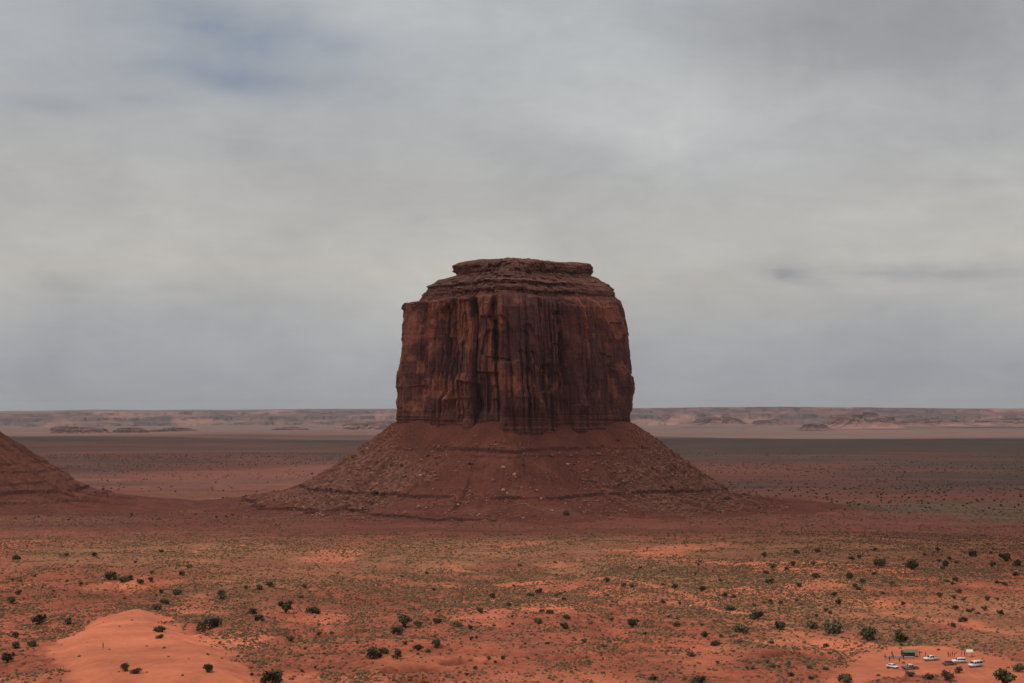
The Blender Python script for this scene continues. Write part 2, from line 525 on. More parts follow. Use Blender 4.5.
def H(x, y, m=None):
    x = np.asarray(x, float); y = np.asarray(y, float)
    sand, mound, gul = masks(x, y) if m is None else m
    d = np.hypot(x, y)
    z = base_z(x, y)
    k = sstep(150, 450, d) * (1 - 0.75 * sstep(2500, 6000, d))
    flat = 1 - 0.75 * sand
    z = z + k * (4.5 * fbm(x / 260, y / 330, 3, 3) + flat * (2.3 * fbm(x / 62, y / 80, 3, 5) + 1.0 * fbm(x / 19, y / 24, 3, 8)
                 + 0.28 * fbm(x / 5.5, y / 6.5, 2, 9)))
    # little washes between the hummocks
    wsh = np.abs(fbm(x / 85, y / 120, 3, 23))
    z = z - k * flat * 1.6 * (1 - sstep(0.0, 0.09, wsh))
    z = z + 30 * sstep(9000, 14000, d) * fbm(x / 2600, y / 3500, 4, 15)
    z = z + 2.8 * mound + 0.05 * sand * fbm(x / 4, y / 9, 2, 31) - 3.2 * gul
    return z


def ground_cols(x, y, m):
    sand, mound, gul = m
    d = np.hypot(x, y)
    soil = np.array([0.265, 0.074, 0.041]); sandc = np.array([0.43, 0.128, 0.066]); grass = np.array([0.225, 0.098, 0.050])
    dark = np.array([0.185, 0.058, 0.037]); scrub = np.array([0.130, 0.085, 0.058]); far = np.array([0.082, 0.050, 0.040]); pink = np.array([0.20, 0.103, 0.079])

    def mx(a, b, f): return a + (b - a) * f[:, None]
    n1 = fbm(x / 120, y / 210, 5, 61); n2 = fbm(x / 40, y / 70, 5, 67); n3 = fbm(x / 420, y / 900, 4, 71)
    c = np.repeat(soil[None], len(x), 0)
    # grassy tan flats, strongest in the middle distance in front of the butte
    mid = np.exp(-((d - 1120) / 190) ** 2) * np.exp(-((x + 60) / 330) ** 2)
    gr = np.clip(sstep(-0.15, 0.35, n1 + 0.5 * n2 + 0.55 * mid - 0.05) * 0.75 + 0.35 * mid, 0, 0.92)
    c = mx(c, grass, gr)
    c = mx(c, dark, 0.75 * sstep(0.12, 0.5, n3 * 0.7 + n2 * 0.55 + 0.25 * sstep(150, 420, x) * sstep(800, 1000, d)))
    # bare orange streaks
    c = mx(c, sandc, 0.8 * sstep(0.22, 0.5, fbm(x / 55, y / 95, 4, 83)) * (1 - sstep(1150, 1400, d)))
    # the red apron round the foot of the butte
    c = mx(c, np.array([0.175, 0.056, 0.038]), 0.85 * sstep(1230, 1420, d) * (1 - sstep(2000, 2500, d)))
    # scrub on the bench left and right of it
    bench = sstep(1560, 1760, d) * (1 - sstep(2100, 2700, d)) * sstep(330, 480, np.abs(x))
    c = mx(c, scrub, bench * (0.25 + 0.65 * sstep(-0.3, 0.3, fbm(x / 150, y / 200, 3, 90))))
    # the wide plain beyond: belts of scrub and red soil
    pl = sstep(2200, 2900, d)
    b1 = fbm(x / 2200, y / 900, 6, 93, 0.62); b2 = fbm(x / 500, y / 260, 5, 97, 0.65)
    pc = mx(np.repeat(np.array([[0.160, 0.058, 0.041]]), len(x), 0), far, sstep(-0.45, 0.40, b1 + 0.9 * b2 - 0.22 + 0.50 * sstep(-200, 1500, x) + 0.42 * sstep(5500, 9000, d)))
    pc = mx(pc, np.array([0.165, 0.068, 0.052]), 0.6 * sstep(0.15, 0.45, fbm(x / 1500, y / 230, 6, 103, 0.62)))
    c = mx(c, pc, pl)
    edge = 12600 + 1500 * fbm(x / 3000, y / 2500, 5, 101, 0.6)
    c = mx(c, pink * (1 + 0.3 * fbm(x / 2000, y / 900, 4, 105))[:, None], sstep(-300, 1300, d - edge))
    c = mx(c, np.array([0.20, 0.125, 0.098]), 0.55 * sstep(0.05, 0.4, fbm(x / 2500, y / 1500, 4, 107)) * sstep(13000, 15000, d))
    # sand, mound and gully banks
    c = mx(c, sandc * (1 + 0.08 * n2)[:, None], np.clip(sand, 0, 1))
    c = mx(c, np.array([0.17, 0.048, 0.032]), 0.95 * gul)  # dark red banks, with the gully shadow painted into the colour
    nr_ = (y > 300) & (y < 800) & (x > 60)
    if nr_.any():
        rut = np.zeros(len(x))
        for P in P_RUTS:
            q = line_d(P, x[nr_] + 1.5 * fbm(x[nr_] / 9, y[nr_] / 14, 2, 45), y[nr_])
            rut[nr_] = np.maximum(rut[nr_], np.exp(-((q - 0.8) / 0.35) ** 2))
        c = mx(c, np.array([0.30, 0.085, 0.046]), 0.6 * rut)
    return np.clip(c, 0.01, 0.9)


_a = np.radians(np.concatenate([np.arange(-180, -24, 4.0), np.arange(-24, -20.5, 0.5), np.arange(-20.5, 20.5, 0.058), np.arange(20.5, 24, 0.5), np.arange(24, 180, 4.0)]))
_r = np.concatenate([np.linspace(0.5, 8, 6), np.geomspace(11, 380, 40), np.geomspace(388, 2200, 640), np.geomspace(2210, 16000, 330), np.geomspace(16200, 60000, 70)])
RR, AA = np.meshgrid(_r, _a, indexing='ij')
gx = (RR * np.sin(AA)).ravel(); gy = (RR * np.cos(AA)).ravel()
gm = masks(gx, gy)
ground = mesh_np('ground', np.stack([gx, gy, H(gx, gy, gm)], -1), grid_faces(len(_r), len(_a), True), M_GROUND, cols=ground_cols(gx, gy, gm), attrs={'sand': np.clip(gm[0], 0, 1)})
tag(ground, kind='structure')

# ------------------------------------------------------------------ buttes
AX = np.array([513, 512, 511])


def row_z(row, D=2000.0):
    return D * math.tan(math.atan((341.5 - row) / F) + PITCH)


PROF_L = [(470, 115), (430, 114), (415, 115), (405, 115), (380, 113), (350, 111), (330, 109.5), (306, 108.5), (303.6, 107), (303, 94), (299, 91), (294, 87), (289, 84), (287.5, 85),
          (285, 80), (280, 72), (276.5, 60), (274.5, 56.5), (272, 57.5), (270, 59.5), (265, 60.5), (263, 58), (261.6, 48), (259.5, 34)]
PROF_R = [(470, 117), (430, 116), (400, 117), (380, 118), (365, 117), (340, 114), (325, 113), (310, 111), (303, 108), (300, 103), (297, 100), (292, 101.5), (289, 96),
          (283, 87), (278, 78), (275.5, 76), (273, 79), (270, 80), (266, 79), (264.5, 75), (262, 50), (259.5, 34)]
PROF_F = [(470, 121), (430, 119), (400, 118.5), (380, 118), (350, 116), (330, 114), (310, 112), (303, 110), (300.5, 104), (298, 101), (293, 101.5), (290, 93),
          (287.5, 93.5), (283, 83), (277.5, 72), (275.5, 68), (273, 70.5), (270, 71), (266, 70), (264, 66), (262, 50), (259.5, 34)]


def prof_eval(P, z):
    zz = [row_z(r) for r, _ in P]; rr = [a for _, a in P]
    return np.interp(z, zz, rr)


def cells(s, L, rng, smin, smax):
    n = int((smax - smin) / L) + 4
    b = smin - L + np.cumsum(rng.uniform(0.45, 1.55, n) * L)
    i = np.clip(np.searchsorted(b, s), 1, n - 1)
    lo = b[i - 1]; hi = b[i]
    return i, (s - lo), (hi - s), (hi - lo), n


def plan_fn(th):
    """outline of the butte seen from above: a blunt prow towards the camera, flat faces left and right of it"""
    fl = [(-0.68, 0.87), (0.60, 0.81), (-PI / 2, 1.0), (PI / 2, 1.0), (2.45, 0.9), (-2.5, 0.92), (PI, 0.95)]
    acc = 0
    for a, d in fl:
        cth = np.cos(th - a)
        acc = acc + np.where(cth > 0.05, (np.maximum(cth, 0.05) / d) ** 22, 0)
    return acc ** (-1 / 22)


def cliff_radius(th, z, seed, scale=1.0):
    """radius of the wall at angle th (0 faces the camera, + towards the right) and height z"""
    rng = np.random.default_rng(seed)
    wl = sstep(0.60, 0.88, -np.sin(th)); wr = sstep(0.60, 0.88, np.sin(th)); wf = 1 - wl - wr
    p = wl * prof_eval(PROF_L, z) + wr * prof_eval(PROF_R, z) + wf * prof_eval(PROF_F, z)
    # towards the camera the caprock has broken down to a rubbly stepped slope
    broken = np.exp(-((th + 0.12) / 0.42) ** 2) * np.clip(0.8 + 0.9 * fbm(th * 6, z / 12, 3, seed + 70), 0, 1)
    p = p + (np.interp(z, [row_z(r) for r in (284, 279, 275, 272, 268, 264, 261, 259.5)], [85, 78, 72, 67, 61, 53, 42, 34]) - p) * broken * (z > row_z(284))
    ex = 2.7
    plan = plan_fn(th)
    R = p * 1.235 * plan * scale
    s = th * 130.0
    smin, smax = -PI * 130, PI * 130
    wall = 1 - sstep(120, 134, z)
    rim = sstep(128, 138, z)
    low = 1 - sstep(-12, 2, z)
    amp = (0.25 + 0.75 * wall)
    sw = s + (z - 40) * 0.16 * fbm(s / 75, z * 0 + 9.5, 2, seed + 31) + 2.2 * fbm(s / 40, z / 45, 3, seed + 1) + 0.8 * fbm(s / 9, z / 14, 3, seed + 2)
    rel = np.zeros(s.shape)
    for L, off, crack, cw, topk in ((58, 7.0, 8.0, 2.6, 0.0), (24, 3.6, 5.0, 1.5, 0.7), (9.0, 1.1, 1.5, 0.7, 0.9), (4.2, 0.45, 0.6, 0.45, 0.9)):
        i, a, b, wd, n = cells(sw, L, rng, smin, smax)
        o = rng.uniform(-1, 1, n + 1)[i] * off
        top = rng.uniform(10, 150, n + 1)[i]
        o = o - np.where(rng.random(n + 1)[i] < topk, 1, 0) * off * 0.8 * sstep(0, 5, z - top)
        hs = L * rng.uniform(1.2, 2.6, n + 1)[i] + 3
        zs = np.floor((z + rng.uniform(0, 90, n + 1)[i] + 1.5 * fbm(s / 14, z * 0 + L, 2, seed + 40)) / hs).astype(int)
        rt = rng.uniform(-1, 1, 4096)
        o = o + off * 0.42 * rt[(i * 37 + zs * 101) % 4096] * (1 - 0.5 * (L > 40))
        q = np.clip(1 - (2 * a / wd - 1) ** 2, 0, 1) ** 0.35
        cr = rng.uniform(0.15, 1, n + 1)
        e = np.exp(-(a / cw) ** 2) * cr[i - 1] + np.exp(-(b / cw) ** 2) * cr[i]
        rel += o + off * 0.26 * (q - 0.6) - crack * e * (0.5 + 0.5 * np.clip(0.5 + 1.2 * fbm(s / 60, z / 50, 2, seed + 5), 0, 1))
    # spalled slabs and arched alcoves
    for k in range(420):
        big_ = k < 130
        sc = rng.uniform(smin, smax); hw = rng.uniform(4, 17) if big_ else rng.uniform(2, 8); zt = rng.uniform(5, 130); zb = zt - (rng.uniform(25, 130) if big_ else rng.uniform(8, 45))
        tk = rng.uniform(1.5, 5.5) * (1 if big_ else 0.6) * (1 if rng.random() < 0.5 else -1.15)
        sel = np.abs(s - sc) < hw + 4
        if not sel.any(): continue
        ss, zz = (sw - sc)[sel], z[sel]
        arch = zt - (ss / hw) ** 2 * (rng.uniform(6, 22) if rng.random() < .4 else 0) - ss / hw * rng.uniform(-4, 4)
        f = sstep(-0.8, 0.8, hw - np.abs(ss)) * sstep(-0.9, 0.9, arch - zz) * sstep(-6, 3, zz - zb)
        rel[sel] += tk * f
    # hand placed: deep joints seen in the middle and on the left of the face
    for px, dep, wd, z0, z1 in ((499, 12, 2.6, -20, 128), (470, 7, 2.2, 0, 122), (441, 9, 2.6, -30, 122), (425, 9, 2.6, -30, 140), (546, 7, 2.4, 0, 125),
                                (572, 7, 2.2, 10, 120), (598, 9, 3, -30, 118), (616, 8, 2.5, -30, 110), (526, 5, 1.8, 20, 120), (404, 5, 2, 0, 100), (420, 11, 2.4, 30, 140)):
        sc = math.asin(max(-1, min(1, (px - 513) / 120))) * 130
        rel -= dep * np.exp(-((sw - sc) / wd) ** 2) * sstep(0, 12, z - z0) * (1 - sstep(0, 10, z - z1))
    # the square block high on the face and the scar below it
    sc = math.asin((486 - 513) / 120) * 130
    rel += 5.0 * sstep(-1, 1, 9 - np.abs(sw - sc)) * sstep(-1, 1, z - 106) * (1 - sstep(129, 132, z))
    sc = math.asin((489 - 513) / 120) * 130
    rel -= 4.5 * sstep(-1, 1, 12 - np.abs(sw - sc)) * sstep(-1, 1, (92 - ((sw - sc) / 12) ** 2 * 26) - z)
    i, a, b, wd, n = cells(sw, 75, rng, smin, smax)
    rel += rng.uniform(-1, 1, n + 1)[i] * (a / wd - 0.5) * 17 * sstep(0, 6, a) * sstep(0, 6, b)
    i, a, b, wd, n = cells(sw, 26, rng, smin, smax)
    rel += rng.uniform(-1, 1, n + 1)[i] * (a / wd - 0.5) * 6
    rel = (rel - 1.5) * amp * (1 - 0.55 * (wl + wr)) * (1 - 0.45 * low)
    # bedding: thin hard and soft layers near the rim, in the cap and at the foot
    zb = z + 1.2 * fbm(s / 70, z * 0, 2, seed + 7)
    bedn = np.zeros(s.shape)
    for L, aa, sd2 in ((4.6, 1.0, 21), (2.1, 0.55, 22)):
        kk = np.floor(zb / L).astype(int)
        rb = np.random.default_rng(sd2).uniform(-1, 1, 400)
        fr = zb / L - kk
        bedn += aa * (rb[kk % 400] + (rb[(kk + 1) % 400] - rb[kk % 400]) * sstep(0.78, 1.0, fr))
    rel += bedn * (0.22 + 1.5 * rim * (1 - sstep(160, 166, z)) + 0.8 * low + 0.6 * sstep(160, 166, z))
    rel += 1.0 * fbm(s / 9, z / 20, 4, seed + 11) + 1.1 * fbm(s / 3.0, z / 4.5, 4, seed + 12, 0.62) * (0.6 + 0.6 * rim)
    blk = cells(s + 2 * fbm(s / 12, z / 9, 2, seed + 17), 7.5, rng, smin, smax)[0]
    sc_r = 1 - 0.5 * (wl + wr)
    zq = np.floor((z + 2.0 * fbm(s / 20, z * 0, 2, seed + 19)) / 3.4).astype(int)
    rq = rng.uniform(-1, 1, 4096)
    blk2 = cells(s + 1.2 * fbm(s / 6, z / 9, 2, seed + 18), 4.0, rng, smin, smax)[0]
    rel += rim * sc_r * (5.5 * fbm(s / 42, z / 60 + 4, 3, seed + 14) + 3.0 * fbm(s / 12, z / 10, 4, seed + 15, 0.6) + 2.6 * rq[(blk * 53 + zq * 7) % 4096] + 1.5 * rq[(blk2 * 31 + zq * 17) % 4096])
    bedded = np.clip(0.2 + rim + 0.7 * low, 0, 1)
    # freshly broken, unvarnished rock, with sunlight painted on the upper left
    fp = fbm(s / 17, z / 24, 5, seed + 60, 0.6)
    fresh_sunlit = sstep(0.02, 0.42, fp + 0.20 * sstep(30, -60, s) + 0.22 * sstep(60, 125, z) - 0.30 * sstep(20, -20, z) - 0.12)
    for px, zc, hw_, hz_ in ((486, 118, 9, 13), (490, 62, 9, 26), (497, 40, 12, 20), (415, 118, 17, 9), (402, 60, 6, 6), (440, 116, 20, 10), (505, 112, 7, 16), (520, 124, 9, 5), (600, 90, 5, 40)):  # placed patches painted as sunlit rock
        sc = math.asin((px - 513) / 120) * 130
        fresh_sunlit = np.maximum(fresh_sunlit, 0.85 * sstep(0.15, 0.6, 1 - np.hypot((sw - sc) / hw_ / 1.5, (z - zc) / hz_ / 1.5) + 0.7 * fp))
    fresh_sunlit *= 1 - rim
    return np.maximum(R + rel * scale ** 0.5, 4.0), np.stack([bedded, fresh_sunlit, rim], -1)


T_R = [95, 140, 160, 207, 263, 283, 337, 390, 440, 520]
T_Z = [-1, -18, -33, -66, -100, -105, -114.5, -120, -126, -140]


def talus_height(th, r, seed, lowk):
    s = th * 200
    plan = plan_fn(th)
    rr = r / plan ** (1 - 0.6 * sstep(170, 330, r)) * (1 + 0.05 * fbm(th * 3.0, r * 0 + 3, 4, seed)) + 9 * sstep(130, 180, r) * fbm(s / 38, r / 160, 3, seed + 1)
    z = pchip(T_R, T_Z, rr)
    # gullies running down the slope, strongest half way down
    mid = sstep(150, 200, r) * (1 - sstep(280, 360, r))
    flank = sstep(0.35, 0.8, np.abs(np.sin(th)))
    gul = 1 - np.abs(fbm(s / 30, r / 260, 4, seed + 3)) * 2
    z = z - mid * (3.5 + 4.0 * flank) * sstep(0.45, 1.0, gul)
    z = z + mid * (1.0 + 2.2 * flank) * fbm(s / 9, r / 12, 4, seed + 4)
    z = z + 0.9 * fbm(s / 3.5, r / 3.5, 3, seed + 5) + 1.0 * sstep(130, 170, r) * fbm(s / 16, r / 9, 3, seed + 6)
    # hard ledges: a flat tread above a step of dark rock with shade painted in
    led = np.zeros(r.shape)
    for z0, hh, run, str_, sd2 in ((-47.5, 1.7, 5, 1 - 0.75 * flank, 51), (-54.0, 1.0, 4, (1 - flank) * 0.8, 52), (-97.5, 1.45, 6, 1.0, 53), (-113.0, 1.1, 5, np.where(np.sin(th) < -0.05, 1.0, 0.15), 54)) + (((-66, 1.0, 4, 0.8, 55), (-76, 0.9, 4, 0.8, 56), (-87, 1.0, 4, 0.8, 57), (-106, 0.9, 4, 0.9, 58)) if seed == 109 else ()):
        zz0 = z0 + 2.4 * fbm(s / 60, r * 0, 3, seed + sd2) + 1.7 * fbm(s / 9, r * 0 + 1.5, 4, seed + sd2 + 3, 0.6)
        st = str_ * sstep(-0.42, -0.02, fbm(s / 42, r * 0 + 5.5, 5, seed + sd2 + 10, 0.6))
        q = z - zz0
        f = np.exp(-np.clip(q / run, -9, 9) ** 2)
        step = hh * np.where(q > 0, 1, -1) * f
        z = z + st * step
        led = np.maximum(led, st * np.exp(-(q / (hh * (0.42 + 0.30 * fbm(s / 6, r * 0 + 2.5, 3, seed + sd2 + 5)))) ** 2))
    rub = np.clip(flank * sstep(150, 190, r) * (1 - sstep(275, 320, r)) * 1.1 + 0.55 * sstep(0.1, 0.45, fbm(s / 35, r / 28, 4, seed + 9)) * mid, 0, 1)
    if seed == 109: rub = rub * 0.35
    return z, led, rub


def make_butte(name, label, axis, seed, nth_front, nth_back, nz, nr, scale=1.0, rmax=470):
    root = tag(empty(name, (axis[0], axis[1], 0)), label, 'butte')
    fa = math.radians(112)
    th = np.concatenate([np.linspace(-fa, fa, nth_front), np.linspace(fa, 2 * PI - fa, nth_back + 2)[1:-1]])
    thw = np.where(th > PI, th - 2 * PI, th)
    zlev = np.concatenate([np.linspace(-48, 125, int(nz * 0.66)), np.linspace(125, row_z(259.5), nz - int(nz * 0.66) + 1)[1:]])
    Z, T = np.meshgrid(zlev, thw, indexing='ij')
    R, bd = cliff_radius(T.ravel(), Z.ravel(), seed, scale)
    X = R * np.sin(T.ravel()); Y = -R * np.cos(T.ravel()); Zv = Z.ravel()
    # beds dip and buckle a little so no rim is dead level
    Zv = Zv + sstep(115, 140, Zv) * (2.8 * fbm(X / 55, Y / 55, 2, seed + 20) + 2.0 * fbm(X / 15, Y / 15, 3, seed + 21))
    Zv = Zv - 2.5 * sstep(150, 178, Zv)
    V = np.stack([X, Y, Zv], -1)
    nc = len(th); n = len(zlev)
    k1 = int(np.searchsorted(zlev, row_z(302))); k2 = int(np.searchsorted(zlev, row_z(275.0)))

    def band(nm, a, b, top=False):
        v = V[a * nc:(b + 1) * nc]; at = bd[a * nc:(b + 1) * nc]
        f = grid_faces(b - a + 1, nc, True)
        if top:
            last = v[-nc:]
            cx, cy = 0.0, 0.0
            rings = [v]; ats = [at]
            for q in (0.75, 0.5, 0.25, 0.04):
                ring = last.copy(); ring[:, 0] *= q; ring[:, 1] *= q
                ring[:, 2] = last[:, 2] * q + (1 - q) * (row_z(258.0)) + 1.6 * fbm(ring[:, 0] / 14, ring[:, 1] / 14, 4, 77)
                rings.append(ring); ats.append(np.tile([[1.0, 0.0, 1.0]], (nc, 1)))
            v = np.concatenate(rings); at = np.concatenate(ats)
            f = grid_faces(len(v) // nc, nc, True)
        return mesh_np(nm, v, f, M_CLIFF, root, smooth=False, attrs={'bedded': at[:, 0], 'fresh_sunlit': at[:, 1], 'rim': at[:, 2]})
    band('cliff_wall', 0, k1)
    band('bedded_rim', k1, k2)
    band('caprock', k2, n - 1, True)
    rl = np.linspace(95, rmax, nr)
    Rm, Tm = np.meshgrid(rl, thw, indexing='ij')
    z, led, rub = talus_height(Tm.ravel(), Rm.ravel(), seed + 100, 1)
    vx = Rm.ravel() * np.sin(Tm.ravel()); vy = -Rm.ravel() * np.cos(Tm.ravel())
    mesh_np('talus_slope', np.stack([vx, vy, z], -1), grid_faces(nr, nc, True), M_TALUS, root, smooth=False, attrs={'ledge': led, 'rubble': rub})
    return root


AXIS = np.array([1.0, 2000.0])
butte = make_butte('butte', 'massive dark red flat-topped sandstone butte rising from its talus cone at the centre', AXIS, 5, 1500, 140, 300, 380)
AXIS2 = np.array([(-141 - 512) / F * 1950, 1950.0])
butte2 = make_butte('butte', 'banded red talus slope of a second butte cut off by the left edge', AXIS2, 9, 520, 80, 140, 240, 0.68, 420)


def talus_z(x, y, axis=AXIS, seed=105):
    dx, dy = x - axis[0], y - axis[1]
    th = np.arctan2(dx, -dy)
    z, _, _ = talus_height(th, np.hypot(dx, dy), seed, 1)
    return z


def surf(x, y):
    x = np.asarray(x, float); y = np.asarray(y, float)
    z = H(x, y)
    for ax, sd2 in ((AXIS, 105), (AXIS2, 109)):
        r = np.hypot(x - ax[0], y - ax[1])
        k = (r < 430) & (r > 100)
        if k.any():
            z = np.where(k, np.maximum(z, talus_z(x, y, ax, sd2)), z)
    return z


# ------------------------------------------------------------------ distant hills and mesas
def far_hills():
    az = np.radians(np.arange(-26, 26, 0.035)); r = np.concatenate([np.linspace(21500, 27000, 30), np.linspace(27150, 31000, 60), np.linspace(31500, 60000, 14)])
    Rm, A = np.meshgrid(r, az, indexing='ij')
    A = A.ravel(); Rm = Rm.ravel()
    x = Rm * np.sin(A); y = Rm * np.cos(A)
    pxs = 512 + F * np.tan(A)
    row = np.interp(pxs, [-300, 0, 50, 78, 90, 150, 200, 250, 300, 392, 630, 700, 780, 870, 940, 1024, 1300], [413, 413.6, 413, 411.3, 411, 412, 411.2, 411.2, 410, 409.6, 408.6, 407.6, 407, 407.6, 408.6, 409.2, 410])
    ztop = 29000 * np.tan(np.arctan((341.5 - row) / F) + PITCH)
    zb = base_z(x, y)
    k = sstep(-0.15, 1.0, (Rm - 26200) / 2600 + 0.55 * fbm(x / 2600, y / 2600, 6, 131, 0.6) + 0.55 * (0.4 - np.abs(fbm(x / 900, y / 1500, 5, 135, 0.6))))
    tb = np.floor(k * 3.0) / 3.0; fr = k * 3.0 - np.floor(k * 3.0)
    k2 = 0.45 * k + 0.55 * (tb + sstep(0.65, 1.0, fr) / 3.0)
    z = (zb - 40) + (ztop - zb + 40) * np.clip(k2, 0, 1) + 12 * fbm(x / 500, y / 500, 3, 137) * k
    z = np.minimum(z, ztop + 10)
    o = mesh_np('hills', np.stack([x, y, z], -1), grid_faces(len(r), len(az)), M_MESA, smooth=False)
    tag(o, kind='structure')


far_hills()


def mesa(label, px0, px1, row_top, row_base, D, seed, depth=0.6):
    cx = ((px0 + px1) / 2 - 512) / F * D; hw = (px1 - px0) / 2 / F * D
    zt = D * math.tan(math.atan((341.5 - row_top - 0.8) / F) + PITCH)
    zb = D * math.tan(math.atan((341.5 - row_base) / F) + PITCH) - 25
    nth = 150; lv = [(1.5, -0.25), (1.18, 0.0), (1.05, 0.16), (0.95, 0.36), (0.86, 0.52), (0.82, 0.84), (0.74, 0.95), (0.4, 1.0), (0.02, 1.0)]
    th = np.linspace(0, 2 * PI, nth, endpoint=False)
    V = []
    for q, h in lv:
        n = 1 + 0.50 * fbm(np.cos(th) * 1.6 + seed, np.sin(th) * 1.6, 4, seed) + 0.22 * fbm(np.cos(th) * 6 + seed, np.sin(th) * 6 + h, 4, seed + 3, 0.6)
        z = zb + (zt - zb) * h * (0.80 + 0.75 * (h > 0.3) * fbm(np.cos(th) * 2.6 + 5, np.sin(th) * 2.6 + seed, 5, seed + 7, 0.6))
        V.append(np.stack([hw * q * n * np.cos(th), hw * depth * q * n * np.sin(th), z], -1))
    o = mesh_np('mesa', np.concatenate(V), grid_faces(len(lv), nth, True), M_MESA_SUNLIT if 'pale' in label.split(' far')[0] and 'below' not in label else M_MESA_MID, smooth=False)  # mesas labelled pale get the sunlit copy
    o.location = (cx, D, 0)
    tag(o, label, 'mesa', 'mesas far across the plain')


for k, a in enumerate([
        ('low dark mesa far off, nearest the left slope of the second butte', 52, 108, 427.5, 432, 17500),
        ('short dark mesa far off, left of a longer one over the left plain', 112, 150, 428.0, 432.5, 17000),
        ('long low ragged mesa far off in the middle of the left skyline', 150, 200, 427.5, 432, 17800),
        ('low blue grey mesa far off, second to the left from the big butte', 268, 312, 427.0, 431.5, 18000),
        ('pale topped mesa far off, just left of the big butte', 334, 402, 423.0, 429.5, 19500),
        ('dark blunt mesa far off, first one right of the big butte', 694, 748, 417.0, 422.0, 22500),
        ('small dark hill far off, left of and below the pale pink mesa', 800, 828, 423.3, 426.5, 18500),
        ('long pale pink mesa with a stepped top far off on the right', 832, 892, 413.5, 424.0, 21000),
        ('broken grey mesa far off, right of the pale pink one', 896, 962, 418.5, 423.0, 23000),
        ('low dark mesa far off at the right edge', 975, 1060, 418.0, 422.5, 23500),
        ('faint low mesa far off between the blunt dark one and the pale pink one', 752, 790, 419.5, 423.0, 23500)]):
    mesa(*a, seed=200 + 7 * k)

# ------------------------------------------------------------------ scree, boulders
def ico(sub):
    bm = bmesh.new(); bmesh.ops.create_icosphere(bm, subdivisions=sub, radius=1)
    v = np.array([p.co[:] for p in bm.verts]); f = np.array([[q.index for q in p.verts] for p in bm.faces]); bm.free()
    return v, f


IV1, IF1 = ico(1)
IV2, IF2 = ico(2)


def boulder_shape(v, seed):
    rng = np.random.default_rng(seed)
    w_ = v.copy()
    for k in range(9):           # planes that cut the ball into a block
        nrm = rng.normal(size=3); nrm /= np.linalg.norm(nrm)
        dd = w_ @ nrm; lim = rng.uniform(0.55, 0.85)
        w_ -= np.outer(np.maximum(dd - lim, 0), nrm)
    w_ *= rng.uniform(0.75, 1.2, 3)
    w_ += 0.05 * rng.normal(size=w_.shape)
    return w_


PROTO_ROCK = []
for k in range(6):
    o = mesh_np('boulder', boulder_shape(IV2, 300 + k), IF2, M_ROCK, smooth=False)
    PROTO_ROCK.append(o)
    COL.objects.unlink(o)


def add_boulder(px, py, wpx, label, mat=None, flat=0.75, group=None, dmax=3500):
    p = hit(px, py, surf, 900 if py < 560 else 430, dmax)
    D = p[1]
    src = random.choice(PROTO_ROCK)
    o = src.copy(); COL.objects.link(o)
    if mat is not None:
        o.material_slots[0].link = 'OBJECT'; o.material_slots[0].material = mat
    s = wpx * D / F / 2
    o.scale = (s, s * random.uniform(0.8, 1.1), s * flat)
    o.location = (p[0], p[1] + s * 0.3, p[2] + s * flat * 0.35)
    o.rotation_euler = (random.uniform(-.2, .2), random.uniform(-.2, .2), random.uniform(0, 6.28))
    tag(o, label, 'boulder', group)
    return o


